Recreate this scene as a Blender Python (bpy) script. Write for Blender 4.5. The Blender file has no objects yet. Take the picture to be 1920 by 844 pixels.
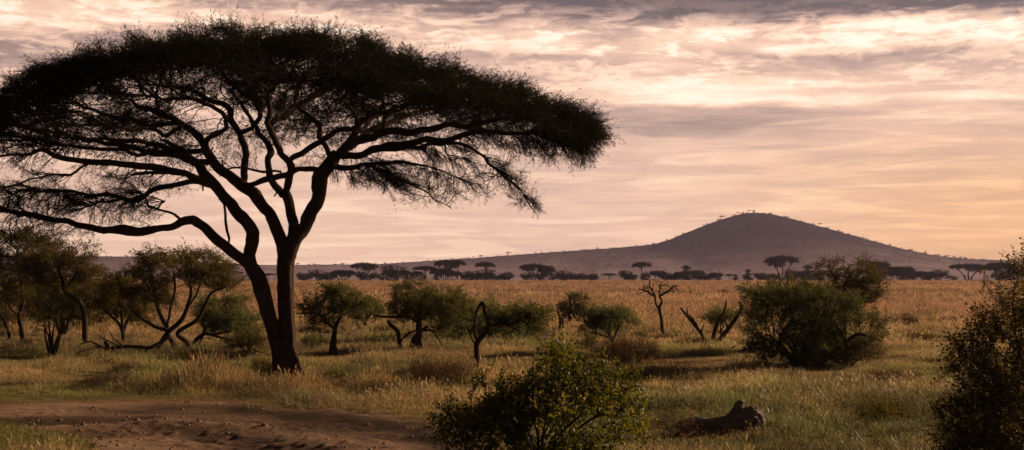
import bpy, math, random
import numpy as np
from mathutils import Vector

SEED = 7
rng = np.random.default_rng(SEED)
random.seed(SEED)
scene = bpy.context.scene
COL = scene.collection

# ------------------------------------------------------------------ camera
F = 2667.0
CAMZ = 3.0
PITCH = math.atan(92.0 / F)
cp, sp = math.cos(PITCH), math.sin(PITCH)
cam_data = bpy.data.cameras.new("camera")
cam_data.lens = 36.0 * F / 1920.0
cam_data.sensor_width = 36.0
cam_data.clip_start = 0.1
cam_data.clip_end = 20000
cam = bpy.data.objects.new("camera", cam_data)
COL.objects.link(cam)
cam.location = (0, 0, CAMZ)
cam.rotation_euler = (math.radians(90) + PITCH, 0, 0)
scene.camera = cam


# ------------------------------------------------------------------ noise
def _hash(ix, iy, iz, s):
    h = (ix.astype(np.int64) * 374761393 + iy.astype(np.int64) * 668265263 + iz.astype(np.int64) * 2147483647 + s * 974711) & 0xFFFFFFFF
    h = ((h ^ (h >> 13)) * 1274126177) & 0xFFFFFFFF
    h = ((h ^ (h >> 16)) * 2246822519) & 0xFFFFFFFF
    return ((h ^ (h >> 15)) & 0xFFFFFF) / float(0xFFFFFF)


def vnoise(x, y, z=0.0, s=0):
    x = np.asarray(x, float); y = np.asarray(y, float); z = np.asarray(z, float) + 0 * x
    ix, iy, iz = np.floor(x), np.floor(y), np.floor(z)
    fx, fy, fz = x - ix, y - iy, z - iz
    fx = fx * fx * (3 - 2 * fx); fy = fy * fy * (3 - 2 * fy); fz = fz * fz * (3 - 2 * fz)
    r = 0
    for dx in (0, 1):
        wx = fx if dx else 1 - fx
        for dy in (0, 1):
            wy = fy if dy else 1 - fy
            for dz in (0, 1):
                wz = fz if dz else 1 - fz
                r = r + wx * wy * wz * _hash(ix + dx, iy + dy, iz + dz, s)
    return r * 2 - 1


def fbm(x, y, z=0.0, s=0, o=3):
    r = 0; a = 1.0; t = 0
    for k in range(o):
        r = r + a * vnoise(np.asarray(x) * 2 ** k, np.asarray(y) * 2 ** k, np.asarray(z) * 2 ** k, s + k * 17); t += a; a *= 0.5
    return r / t


def sstep(a, b, x):
    t = np.clip((np.asarray(x, float) - a) / (b - a), 0, 1)
    return t * t * (3 - 2 * t)


# ------------------------------------------------------------------ terrain
TRACK_PX = [(-420, 772), (-200, 764), (0, 758), (150, 753), (300, 750), (420, 754), (520, 764), (640, 773), (760, 786), (830, 800),
            (880, 830), (905, 900), (700, 930), (420, 900), (250, 862), (150, 838), (60, 815), (0, 803), (-150, 796), (-420, 800)]


def raydir(px, py):
    a = (px - 960.0) / F
    b = (422.0 - py) / F
    return a, cp - b * sp, sp + b * cp


def P(px, py, Y):
    a, dy, dz = raydir(px, py)
    t = Y / dy
    return np.array([a * t, Y, CAMZ + dz * t])


def flat_pt(px, py):
    a, dy, dz = raydir(px, py)
    t = -CAMZ / dz
    return a * t, dy * t


TR = np.array([flat_pt(*p) for p in TRACK_PX])


def track_sd(x, y):
    """signed distance to the track outline, negative on the track"""
    x = np.asarray(x, float); y = np.asarray(y, float)
    d = np.full(x.shape, 1e9); inside = np.zeros(x.shape, bool)
    n = len(TR)
    for i in range(n):
        ax, ay = TR[i]; bx, by = TR[(i + 1) % n]
        ex, ey = bx - ax, by - ay
        t = np.clip(((x - ax) * ex + (y - ay) * ey) / (ex * ex + ey * ey), 0, 1)
        d = np.minimum(d, np.hypot(x - ax - t * ex, y - ay - t * ey))
        c = ((ay > y) != (by > y)) & (x < (bx - ax) * (y - ay) / (by - ay + 1e-12) + ax)
        inside ^= c
    return np.where(inside, -d, d)


def H(x, y):
    x = np.asarray(x, float); y = np.asarray(y, float)
    h = 0.13 * vnoise(x / 17, y / 17, 0, 3) + 0.05 * vnoise(x / 4.5, y / 4.5, 0, 4) + 0.02 * vnoise(x / 1.3, y / 1.3, 0, 5)
    h = h * (1 - 0.6 * sstep(120, 400, y))
    h = h - 0.10 * sstep(0.4, -0.9, track_sd(x, y))
    h = h - 13.0 * sstep(605, 900, np.hypot(x, y) * 0 + y)
    return h


def G(px, py):
    a, dy, dz = raydir(px, py)
    Y = np.concatenate([np.arange(8, 120, 0.05), np.arange(120, 1200, 0.5)])
    T = Y / dy
    k = np.nonzero(CAMZ + dz * T < H(a * T, Y))[0]
    t = T[k[0]] if len(k) else 1200.0
    z = float(H(np.array([a * t]), np.array([dy * t]))[0])
    return np.array([a * t, dy * t, z])


# ------------------------------------------------------------------ objects
def mesh_obj(name, verts, faces, mat, parent=None, loc=(0, 0, 0), smooth=False, attrs=None, quads=None):
    """verts (n,3); faces (m,3) triangles; quads (k,4)"""
    me = bpy.data.meshes.new(name)
    verts = np.asarray(verts, np.float32)
    tri = np.asarray(faces, np.int32).reshape(-1, 3) if faces is not None and len(faces) else np.zeros((0, 3), np.int32)
    qd = np.asarray(quads, np.int32).reshape(-1, 4) if quads is not None and len(quads) else np.zeros((0, 4), np.int32)
    nl = tri.size + qd.size
    me.vertices.add(len(verts)); me.vertices.foreach_set("co", verts.ravel())
    me.loops.add(nl); me.loops.foreach_set("vertex_index", np.concatenate([tri.ravel(), qd.ravel()]))
    npoly = len(tri) + len(qd)
    me.polygons.add(npoly)
    st = np.concatenate([np.arange(len(tri)) * 3, tri.size + np.arange(len(qd)) * 4]).astype(np.int32)
    me.polygons.foreach_set("loop_start", st)
    if smooth:
        me.polygons.foreach_set("use_smooth", np.ones(npoly, bool))
    me.update(calc_edges=True)
    for k, v in (attrs or {}).items():
        v = np.asarray(v, np.float32)
        if v.ndim == 1:
            at = me.attributes.new(k, 'FLOAT', 'POINT'); at.data.foreach_set("value", v)
        else:
            at = me.attributes.new(k, 'FLOAT_COLOR', 'POINT')
            at.data.foreach_set("color", np.c_[v, np.ones(len(v), np.float32)].astype(np.float32).ravel())
    me.materials.append(mat)
    o = bpy.data.objects.new(name, me)
    COL.objects.link(o)
    if parent is not None:
        o.parent = parent
    else:
        o.location = loc
    return o


def tag(o, label=None, cat=None, group=None, kind=None):
    if label: o['label'] = label
    if cat: o['category'] = cat
    if group: o['group'] = group
    if kind: o['kind'] = kind
    return o


def empty(name, loc):
    o = bpy.data.objects.new(name, None)
    o.empty_display_size = 0.3
    COL.objects.link(o); o.location = tuple(float(v) for v in loc)
    return o


def copy_tree(o, parent=None):
    c = o.copy(); COL.objects.link(c)
    if parent is not None:
        c.parent = parent
    for ch in list(o.children):
        copy_tree(ch, c)
    return c


# ------------------------------------------------------------------ materials
def new_mat(name):
    m = bpy.data.materials.new(name); m.use_nodes = True
    nt = m.node_tree; nt.nodes.clear()
    out = nt.nodes.new('ShaderNodeOutputMaterial')
    return m, nt, out


def N(nt, typ, **kw):
    n = nt.nodes.new(typ)
    for k, v in kw.items():
        setattr(n, k, v)
    return n


def ramp(nt, fac, stops, interp='LINEAR'):
    r = N(nt, 'ShaderNodeValToRGB'); r.color_ramp.interpolation = interp
    cr = r.color_ramp
    while len(cr.elements) < len(stops):
        cr.elements.new(0.5)
    for e, (p, c) in zip(cr.elements, stops):
        e.position = p
        e.color = (*c, 1) if not isinstance(c, (int, float)) else (c, c, c, 1)
    nt.links.new(fac, r.inputs[0])
    return r.outputs[0]


def noise_tex(nt, vec, scale, detail=4, rough=0.6, dist=0.0):
    n = N(nt, 'ShaderNodeTexNoise')
    n.inputs['Scale'].default_value = scale; n.inputs['Detail'].default_value = detail
    n.inputs['Roughness'].default_value = rough; n.inputs['Distortion'].default_value = dist
    nt.links.new(vec, n.inputs['Vector'])
    return n.outputs[0]


def mapping(nt, vec, scale):
    m = N(nt, 'ShaderNodeMapping'); m.inputs['Scale'].default_value = scale
    nt.links.new(vec, m.inputs['Vector'])
    return m.outputs[0]


def mixc(nt, fac, a, b, mode='MIX'):
    m = N(nt, 'ShaderNodeMix', data_type='RGBA', blend_type=mode)
    for s, v in ((m.inputs[0], fac), (m.inputs[6], a), (m.inputs[7], b)):
        if isinstance(v, (int, float)): s.default_value = v
        elif isinstance(v, tuple): s.default_value = (*v, 1)
        else: nt.links.new(v, s)
    return m.outputs[2]


def mat_bark(name, c1, c2, zs=1.0, bump=0.6, scale=9.0, along=(1, 1, 0.22)):
    m, nt, out = new_mat(name)
    tc = N(nt, 'ShaderNodeTexCoord')
    v = mapping(nt, tc.outputs['Object'], along)
    n1 = noise_tex(nt, v, scale, 6, 0.65, 0.6)
    n2 = noise_tex(nt, tc.outputs['Object'], scale * 0.35, 3)
    col = ramp(nt, n1, [(0.3, c1), (0.62, c2)])
    col = mixc(nt, n2, col, tuple(0.7 * (a + b) for a, b in zip(c1, c2)))
    b = N(nt, 'ShaderNodeBsdfPrincipled'); b.inputs['Roughness'].default_value = 0.95
    b.inputs['Specular IOR Level'].default_value = 0.05
    nt.links.new(col, b.inputs['Base Color'])
    bp = N(nt, 'ShaderNodeBump'); bp.inputs['Strength'].default_value = bump; bp.inputs['Distance'].default_value = 0.04
    nt.links.new(n1, bp.inputs['Height']); nt.links.new(bp.outputs[0], b.inputs['Normal'])
    nt.links.new(b.outputs[0], out.inputs[0])
    return m


def mat_leaf(name, ca, cb, trans=0.35, rough=0.7, spec=0.2, tcol=None):
    m, nt, out = new_mat(name)
    at = N(nt, 'ShaderNodeAttribute', attribute_name='tint')
    col = ramp(nt, at.outputs['Fac'], [(0.0, ca), (1.0, cb)])
    b = N(nt, 'ShaderNodeBsdfPrincipled'); b.inputs['Roughness'].default_value = rough
    b.inputs['Specular IOR Level'].default_value = spec
    nt.links.new(col, b.inputs['Base Color'])
    t = N(nt, 'ShaderNodeBsdfTranslucent')
    tc = mixc(nt, 1.0, col, tcol or (1.6, 1.5, 0.7), 'MULTIPLY')
    nt.links.new(tc, t.inputs[0])
    mx = N(nt, 'ShaderNodeMixShader'); mx.inputs[0].default_value = trans
    nt.links.new(b.outputs[0], mx.inputs[1]); nt.links.new(t.outputs[0], mx.inputs[2])
    nt.links.new(mx.outputs[0], out.inputs[0])
    return m


M_BARK = mat_bark('acacia_bark', (0.006, 0.004, 0.003), (0.075, 0.048, 0.034), bump=1.0, scale=11)
M_BARK2 = mat_bark('thorn_bark', (0.015, 0.011, 0.009), (0.06, 0.042, 0.03), scale=20)
M_DEAD = mat_bark('dead_wood', (0.02, 0.014, 0.011), (0.09, 0.062, 0.046), scale=16)
M_LOG = mat_bark('log_wood', (0.012, 0.009, 0.008), (0.30, 0.225, 0.185), scale=17, bump=1.0, along=(0.16, 1, 1))
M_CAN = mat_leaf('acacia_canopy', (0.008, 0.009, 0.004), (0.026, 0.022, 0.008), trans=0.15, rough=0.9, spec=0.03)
M_LEAF = mat_leaf('acacia_leaf', (0.034, 0.039, 0.015), (0.115, 0.108, 0.038), trans=0.42)
M_LEAF_PALE = mat_leaf('pale_acacia_leaf', (0.065, 0.078, 0.036), (0.15, 0.16, 0.075), trans=0.42)
M_OLIVE = mat_leaf('olive_leaf', (0.038, 0.034, 0.011), (0.12, 0.088, 0.026), trans=0.42)
M_BROAD = mat_leaf('broad_leaf', (0.018, 0.028, 0.008), (0.13, 0.125, 0.018), trans=0.5, rough=0.45, spec=0.28, tcol=(2.0, 1.7, 0.3))
M_DRY = mat_leaf('dry_scrub', (0.06, 0.035, 0.022), (0.18, 0.10, 0.055), trans=0.3)
M_FAR = mat_leaf('far_leaf', (0.010, 0.011, 0.007), (0.03, 0.03, 0.016), trans=0.15)
M_DARKB = mat_leaf('dark_small_leaf', (0.014, 0.018, 0.006), (0.17, 0.11, 0.02), trans=0.45, rough=0.5, spec=0.2)


# ------------------------------------------------------------------ tree building
def unit(v):
    return v / (np.linalg.norm(v, axis=-1, keepdims=True) + 1e-9)


def densify(pl, step, wig=0.0):
    """pl (n,4) -> catmull-rom resampled (m,4)"""
    pl = np.asarray(pl, float)
    if len(pl) == 2:
        pl = np.vstack([pl[0], (pl[0] + pl[1]) / 2, pl[1]])
    pts = np.vstack([2 * pl[0] - pl[1], pl, 2 * pl[-1] - pl[-2]])
    out = []
    for i in range(1, len(pts) - 2):
        p0, p1, p2, p3 = pts[i - 1:i + 3]
        L = np.linalg.norm((p2 - p1)[:3]); k = max(2, int(math.ceil(L / step)))
        for t in np.arange(k) / k:
            q = 0.5 * (2 * p1 + (p2 - p0) * t + (2 * p0 - 5 * p1 + 4 * p2 - p3) * t * t + (3 * p1 - p0 - 3 * p2 + p3) * t ** 3)
            q[3] = p1[3] * (1 - t) + p2[3] * t
            out.append(q)
    out.append(pl[-1])
    out = np.array(out)
    if wig > 0 and len(out) > 3:
        s = rng.integers(0, 9999)
        arc = np.arange(len(out)) * step
        for k in range(3):
            out[:, k] += wig * fbm(arc * 1.6, arc * 0 + k * 7.3, 0, int(s), 2) * sstep(0, 3, np.arange(len(out)))
    return out


class Skel:
    def __init__(s):
        s.pos = []; s.par = []; s.r = []; s.traced = []; s.part = []

    def add_poly(s, pl, part, attach=True):
        """pl densified (m,4)"""
        start = len(s.pos); par = -1
        if attach and start:
            A = np.array(s.pos); tr = np.array(s.traced)
            d = np.linalg.norm(A - pl[0, :3], axis=1) + np.where(tr, 0, 9)
            par = int(np.argmin(d))
        for i, q in enumerate(pl):
            s.pos.append(q[:3].copy()); s.par.append(par if i == 0 else start + i - 1)
            s.r.append(q[3]); s.traced.append(True); s.part.append(part)

    def grow(s, att, step, kill, infl=3.0, iters=80, bias=(0, 0, 0), jit=0.15, minstart=None, momentum=0.35):
        pos = [np.array(s.pos)]; par = list(s.par); part = list(s.part)
        n0 = len(s.pos)
        P0 = pos[0]
        dirs = np.zeros((n0, 3)); pa = np.array(par)
        ok = pa >= 0
        dirs[ok] = unit(P0[ok] - P0[pa[ok]])
        elig = np.ones(n0, bool)
        if minstart is not None:
            elig = minstart(P0, np.array(s.r))
        near = np.zeros(len(att), int); dist = np.full(len(att), 1e9)
        idx = np.nonzero(elig)[0]
        for k in range(0, len(idx), 400):
            sub = idx[k:k + 400]
            D = np.linalg.norm(att[:, None] - P0[sub][None], axis=2)
            j = D.argmin(1); dd = D[np.arange(len(att)), j]
            m = dd < dist
            dist[m] = dd[m]; near[m] = sub[j[m]]
        ALL = P0; nch = np.zeros(n0, int); parts = np.array(part)
        alive = dist > kill
        att = att[alive]; near = near[alive]; dist = dist[alive]
        newpar = []
        for it in range(iters):
            if not len(att): break
            use = dist < infl
            if not use.any():
                break
            src = np.unique(near[use])
            acc = np.zeros((len(ALL), 3))
            np.add.at(acc, near[use], unit(att[use] - ALL[near[use]]))
            src = src[nch[src] < 4]
            if not len(src): break
            d = unit(acc[src]) + momentum * dirs[src] + np.array(bias) + rng.normal(0, jit, (len(src), 3))
            d = unit(d)
            q = ALL[src] + step * d
            base = len(ALL)
            ALL = np.vstack([ALL, q]); dirs = np.vstack([dirs, d]); nch[src] += 1
            nch = np.concatenate([nch, np.zeros(len(src), int)])
            newpar += list(src)
            parts = np.concatenate([parts, parts[src]])
            for k in range(0, len(q), 300):
                D = np.linalg.norm(att[:, None] - q[k:k + 300][None], axis=2)
                j = D.argmin(1); dd = D[np.arange(len(att)), j]
                m = dd < dist
                dist[m] = dd[m]; near[m] = base + k + j[m]
            alive = (dist > kill) & (nch[near] < 4)
            att = att[alive]; near = near[alive]; dist = dist[alive]
        s.pos = ALL; s.par = np.array(par + newpar); s.part = parts
        s.traced = np.concatenate([np.array(s.traced, bool), np.zeros(len(newpar), bool)])
        s.r0 = np.concatenate([np.array(s.r, float), np.zeros(len(newpar))])
        s.dirs = dirs

    def finish(s, rtip=0.006, e=2.4):
        s.pos = np.asarray(s.pos); s.par = np.asarray(s.par); s.part = np.asarray(s.part); s.traced = np.asarray(s.traced, bool)
        if not hasattr(s, 'r0'):
            s.r0 = np.asarray(s.r, float)
            s.dirs = np.zeros_like(s.pos); ok = s.par >= 0
            s.dirs[ok] = unit(s.pos[ok] - s.pos[s.par[ok]])
        n = len(s.pos); acc = np.zeros(n)
        rr = np.zeros(n); nc = np.zeros(n, int)
        for i in range(n - 1, -1, -1):
            r = max(acc[i], rtip ** e) ** (1 / e)
            if s.traced[i]: r = s.r0[i]
            rr[i] = r
            p = s.par[i]
            if p >= 0:
                acc[p] += r ** e; nc[p] += 1
        s.rad = rr; s.nc = nc


def frames(d):
    up = np.where(np.abs(d[:, 2:3]) > 0.9, np.array([[1.0, 0, 0]]), np.array([[0, 0, 1.0]]))
    u = unit(np.cross(d, up)); v = np.cross(d, u)
    return u, v


def seg_tubes(a, b, ra, rb, k):
    d = unit(b - a); u, v = frames(d)
    ang = np.arange(k) * 2 * np.pi / k
    c, sn = np.cos(ang), np.sin(ang)
    off = c[None, :, None] * u[:, None] + sn[None, :, None] * v[:, None]
    A = a[:, None] + off * ra[:, None, None]
    B = b[:, None] + off * rb[:, None, None]
    V = np.concatenate([A, B], 1).reshape(-1, 3)
    n = len(a); base = (np.arange(n) * 2 * k)[:, None]
    i = np.arange(k)[None]; j = (i + 1) % k
    Q = np.stack([base + i, base + j, base + k + j, base + k + i], -1).reshape(-1, 4)
    return V, Q


def chain_tube(pl, sides, flute=0.0, seed=0, flare=0.0, cap=True):
    """pl (m,4) -> smooth tube; flute modulates section for old trunks"""
    pts = pl[:, :3]; r = pl[:, 3]
    d = np.gradient(pts, axis=0); d = unit(d)
    u = unit(np.cross(d[0], np.array([0.3, 1, 0.1])))
    V = []
    ang = np.arange(sides) * 2 * np.pi / sides
    L = 0
    for i in range(len(pts)):
        u = unit(u - d[i] * np.dot(u, d[i])); v = np.cross(d[i], u)
        if i: L += np.linalg.norm(pts[i] - pts[i - 1])
        rad = np.full(sides, r[i])
        if flute:
            ca, sa = np.cos(ang), np.sin(ang)
            rad = rad * (1 + flute * vnoise(ca * 2.6 + 9, sa * 2.6, L * 0.45 + seed, seed) + flute * 0.6 * vnoise(ca * 6, sa * 6, L * 0.8, seed + 3)
                         + 0.35 * flute * vnoise(ca * 10, sa * 10, L * 5, seed + 5))
            fl = flare * math.exp(-L / 0.35)
            rad = rad * (1 + fl * (0.5 + 0.9 * np.maximum(0, vnoise(ca * 1.9, sa * 1.9, 0.3, seed + 8) + 0.3)))
        V.append(pts[i] + np.cos(ang)[:, None] * u * rad[:, None] + np.sin(ang)[:, None] * v * rad[:, None])
    V = np.concatenate(V)
    m = len(pts)
    i = np.arange(sides)[None]; j = (i + 1) % sides; b = (np.arange(m - 1) * sides)[:, None]
    Q = np.stack([b + i, b + j, b + sides + j, b + sides + i], -1).reshape(-1, 4)
    T = np.zeros((0, 3), int)
    if cap:
        V = np.vstack([V, pts[-1] + d[-1] * r[-1] * 0.5])
        c = len(V) - 1; bb = (m - 1) * sides
        T = np.stack([bb + np.arange(sides), bb + (np.arange(sides) + 1) % sides, np.full(sides, c)], -1)
    return V, Q, T


class Geo:
    def __init__(s): s.V = []; s.Q = []; s.T = []; s.n = 0; s.A = []

    def add(s, V, Q=None, T=None, A=None):
        s.V.append(V)
        if Q is not None and len(Q): s.Q.append(Q + s.n)
        if T is not None and len(T): s.T.append(T + s.n)
        s.A.append(np.zeros(len(V)) if A is None else A)
        s.n += len(V)

    def build(s, name, mat, parent=None, smooth=True, loc=(0, 0, 0)):
        V = np.concatenate(s.V)
        T = np.concatenate(s.T) if s.T else None
        Q = np.concatenate(s.Q) if s.Q else None
        return mesh_obj(name, V, T, mat, parent, loc, smooth, {'tint': np.concatenate(s.A)}, Q)


def rib(p0, p1, w, side):
    """thin tapering triangle blade"""
    p0 = np.array(p0, float); p1 = np.array(p1, float); side = np.array(side, float)
    return [p0 - side * w / 2, p0 + side * w / 2, p1]


def make_sprig(L=0.35, nside=5, ll=0.055, lw=0.014, tw=0.006, pairs=4, spread=0.9, flat=0.5, rs=None):
    """template: twig along +X with side twiglets and leaflets; returns V,T,isleaf"""
    R = rs or np.random.default_rng(1)
    V = []; leaf = []

    def tri(a, lf):
        V.extend(a); leaf.extend([lf] * 3)
    # bent twig
    bend = R.normal(0, 0.12, 3); pts = [np.zeros(3)]
    for i in range(3):
        pts.append(pts[-1] + np.array([L / 3, 0, 0]) + bend * L / 3 * (i + 1) * 0.6 + R.normal(0, 0.02, 3) * L)
    for i in range(3):
        w = tw * (1 - i * 0.25)
        for sd in ((0, 1, 0), (0, 0, 1)):
            sd = np.array(sd); a, b = pts[i], pts[i + 1]
            V.extend([a - sd * w / 2, a + sd * w / 2, b + sd * w * 0.3]); leaf.extend([0] * 3)
    for k in range(nside):
        t = (k + 0.6) / nside * 3; i = min(2, int(t)); o = pts[i] + (pts[i + 1] - pts[i]) * (t - i)
        d = unit(np.array([0.55, R.normal(0, spread), R.normal(0, spread * flat) + 0.15]))
        l2 = L * R.uniform(0.22, 0.5)
        e = o + d * l2
        tri(rib(o, e, tw * 0.8, unit(np.cross(d, R.normal(0, 1, 3)))), 0)
        for q in range(pairs):
            b = o + d * l2 * (q + 0.7) / pairs
            for sgn in (-1, 1):
                dd = unit(d * 0.5 + sgn * unit(np.cross(d, [0, 0, 1])) * R.uniform(0.5, 1.1) + R.normal(0, 0.35, 3))
                tri(rib(b, b + dd * ll * R.uniform(0.6, 1.3), lw * R.uniform(0.7, 1.3), unit(np.cross(dd, R.normal(0, 1, 3)))), 1)
    V = np.array(V); T = np.arange(len(V)).reshape(-1, 3)
    return V, T, np.array(leaf, float)


def make_broad(L=0.3, n=8, ll=0.05, lw=0.035, tw=0.006, rs=None):
    R = rs or np.random.default_rng(1)
    V = []; T = []; lf = []
    e = np.array([L, 0, 0])
    for sd in ((0, 1, 0), (0, 0, 1)):
        b = len(V); V.extend(rib((0, 0, 0), e, tw, sd)); T.append((b, b + 1, b + 2)); lf.extend([0] * 3)
    for k in range(n):
        o = e * ((k + 0.8) / n)
        d = unit(np.array([0.3, R.normal(0, 1), R.normal(-0.1, 0.8)])); s = unit(np.cross(d, R.normal(0, 1, 3))); nn = np.cross(d, s)
        l = ll * R.uniform(0.6, 1.3); w = lw * R.uniform(0.6, 1.2)
        o = o + d * 0.01
        b = len(V)
        V.extend([o, o + d * l * 0.45 + s * w / 2 + nn * w * 0.15, o + d * l, o + d * l * 0.45 - s * w / 2 + nn * w * 0.15, o + d * l * 0.5])
        T.extend([(b, b + 1, b + 4), (b + 1, b + 2, b + 4), (b + 2, b + 3, b + 4), (b + 3, b, b + 4)])
        lf.extend([1] * 5)
    return np.array(V), np.array(T), np.array(lf, float)


def sprigs(templates, pos, dirs, scale, tint, roll=None):
    """scatter templates; returns V,T,A"""
    n = len(pos); which = rng.integers(0, len(templates), n)
    d = unit(dirs); u, v = frames(d)
    # keep the template's Z near world up, with some roll
    w = np.cross(u, d)
    ph = rng.normal(0, 0.7, n) if roll is None else rng.uniform(0, 6.28, n)
    c, s = np.cos(ph)[:, None], np.sin(ph)[:, None]
    a = u * c + w * s; b = np.cross(d, a)
    V = []; T = []; A = []; base = 0
    for t, (tv, tt, lf) in enumerate(templates):
        m = which == t
        if not m.any(): continue
        X = tv[None, :, 0:1] * d[m][:, None] + tv[None, :, 1:2] * a[m][:, None] + tv[None, :, 2:3] * b[m][:, None]
        X = X * scale[m][:, None, None] + pos[m][:, None]
        k = m.sum(); nv = len(tv)
        V.append(X.reshape(-1, 3))
        T.append((tt[None] + (np.arange(k) * nv)[:, None, None]).reshape(-1, 3) + base)
        A.append((np.clip(tint[m][:, None] + rng.normal(0, 0.12, (k, nv)) * lf[None], 0, 1) * lf[None]).ravel())
        base += k * nv
    return np.concatenate(V), np.concatenate(T), np.concatenate(A)


RS = [np.random.default_rng(100 + i) for i in range(24)]
SP_FINE = [make_sprig(0.34, 5, 0.045, 0.012, 0.007, 4, rs=RS[i]) for i in range(6)]
SP_MID = [make_sprig(0.34, 4, 0.075, 0.024, 0.010, 3, rs=RS[6 + i]) for i in range(5)]
SP_SPARSE = [make_sprig(0.34, 3, 0.05, 0.014, 0.009, 1, rs=RS[11 + i]) for i in range(4)]
SP_BROAD = [make_broad(0.26, 9, 0.055, 0.040, rs=RS[15 + i]) for i in range(5)]
SP_SMALLB = [make_broad(0.22, 9, 0.036, 0.022, 0.005, rs=RS[20 + i]) for i in range(4)]


def blob_points(bl, base, n_per, plates=0.0, seed=0):
    """bl: (cx,cy,rx,ry,depth offset m,depth radius m[,n]) in photo pixels round the tree's distance -> local points"""
    out = []
    Y0 = base[1]
    for b in bl:
        cx, cy, rx, ry, dz, dr = b[:6]
        n = int(n_per * (b[6] if len(b) > 6 else 1))
        Y = Y0 + dz
        c = P(cx, cy, Y); s = Y / F
        q = rng.normal(0, 1, (n * 3, 3)); q = unit(q) * rng.uniform(0, 1, (n * 3, 1)) ** (1 / 2.2)
        q = q * np.where(rng.uniform(0, 1, (n * 3, 1)) < 0.07, rng.uniform(1.0, 1.45, (n * 3, 1)), 1.0)   # stray twigs past the outline
        p = c + q * np.array([rx * s, dr, ry * s])
        if plates > 0:
            f = fbm(p[:, 0] / 0.9, p[:, 1] / 0.9, p[:, 2] / 0.28, seed, 2)
            p = p[f > (plates - 0.36) * 0.6]
        f2 = fbm(p[:, 0] / 0.55, p[:, 1] / 0.55, p[:, 2] / 0.4, seed + 5, 2)
        p = p[f2 > -0.12]
        out.append(p[:n])
    return np.concatenate(out) - base


def traced(stems, base):
    """stems: list of (part, depth0, depth1, [(px,py,width px),...]) -> local polylines"""
    res = []
    for part, d0, d1, pts in stems:
        pl = []
        m = len(pts)
        for i, (px, py, w) in enumerate(pts):
            Y = base[1] + d0 + (d1 - d0) * (i / max(1, m - 1))
            q = P(px, py, Y) - base
            pl.append([*q, w * 0.5 * Y / F])
        res.append((part, np.array(pl)))
    return res


def auto_stems(base, cx, top, n, w, spread, seed=0):
    """fan of stems from the base up into the crown (pixels)"""
    R = np.random.default_rng(seed)
    st = []
    for i in range(n):
        t = (i + 0.5) / n - 0.5
        ex = cx + t * spread * 1.6 + R.normal(0, spread * 0.08)
        hh = abs(base[1] - top); ey = top + abs(t) * min(14, hh * .3) + R.uniform(0, min(12, hh * .25))
        bx, by = base
        mx = bx + (ex - bx) * 0.35 + R.normal(0, 3); my = by + (ey - by) * 0.5
        st.append((0, 0, R.normal(0, 0.7), [(bx + t * 6, by + 4, w), (mx, my, w * 0.7), (ex, ey, w * 0.35)]))
    return st


def build_plant(name, base_px, stems, blobs, label, cat, group=None, leaf=None, bark=None, temps=None, n_att=500, step=0.12, kill=0.2,
                per=3, sscale=1.0, plates=0.0, lift=0.15, tintb=0.5, seed=1, rtip=0.006, dist=None, crown_name='crown', jit=0.2, wood_name='trunk',
                updir=0.5, wig=0.04, leafless=False, infl=3.0):
    base = G(*base_px)
    if dist is not None:
        base = P(base_px[0], base_px[1], dist); base[2] = float(H(base[:1], base[1:2])[0])
    root = empty(name, base)
    tag(root, label, cat, group)
    sk = Skel(); polys = traced(stems, base); G0 = Geo()
    for i, (part, pl) in enumerate(polys):
        if i == 0 or np.linalg.norm(pl[0, :3]) < 0.35:
            pl = pl.copy(); pl[0, 2] = min(pl[0, 2], -0.05)
        dn = densify(pl, step, wig)
        sk.add_poly(dn, part, attach=not np.linalg.norm(pl[0, :3]) < 0.35)
        V, Q, T = chain_tube(dn, 10 if dn[0, 3] > 0.05 else 6, 0.18, seed + i, 0.3 if np.linalg.norm(pl[0, :3]) < 0.35 else 0)
        G0.add(V, Q, T)
    att = blob_points(blobs, base, n_att, plates, seed)
    att = att[att[:, 2] > 0.08]
    ztop = att[:, 2].max()
    sk.grow(att, step, kill, infl=infl, iters=70, bias=(0, 0, lift), jit=jit,
            minstart=lambda p, r: p[:, 2] > min(0.25 * ztop, 0.6))
    sk.finish(rtip)
    ng = ~sk.traced
    i = np.nonzero(ng)[0]
    rp = np.minimum(sk.rad[sk.par[i]], sk.rad[i] * 1.25)
    V, Q = seg_tubes(sk.pos[sk.par[i]], sk.pos[i], rp, sk.rad[i], 4)
    G0.add(V, Q)
    bark = bark or M_BARK2
    G0.build(wood_name, bark, root)
    # foliage on the thin outer wood
    th = i[sk.rad[i] < rtip * 2.6]
    if leafless:
        return root
    if len(th) < 80:
        th = np.nonzero(sk.pos[:, 2] > 0.04)[0]
    pos = np.repeat(sk.pos[th], per, 0); dr = np.repeat(sk.dirs[th], per, 0)
    pos = pos + rng.normal(0, step * 0.35, pos.shape)
    dr = dr + rng.normal(0, 0.55, dr.shape) + np.array([0, 0, updir * 0.6])
    patch = fbm(pos[:, 0] * 1.3, pos[:, 1] * 1.3, pos[:, 2] * 2.0, seed + 40, 2)
    tint = np.clip(tintb + 0.5 * patch + rng.normal(0, 0.18, len(pos)), 0, 1)
    g = Geo(); V, T, A = sprigs(temps or (SP_MID + SP_SPARSE[:2]), pos, dr, rng.uniform(0.6, 1.25, len(pos)) * sscale, tint)
    g.add(V, None, T, A)
    g.build(crown_name, leaf or M_LEAF, root, smooth=False)
    return root


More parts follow.
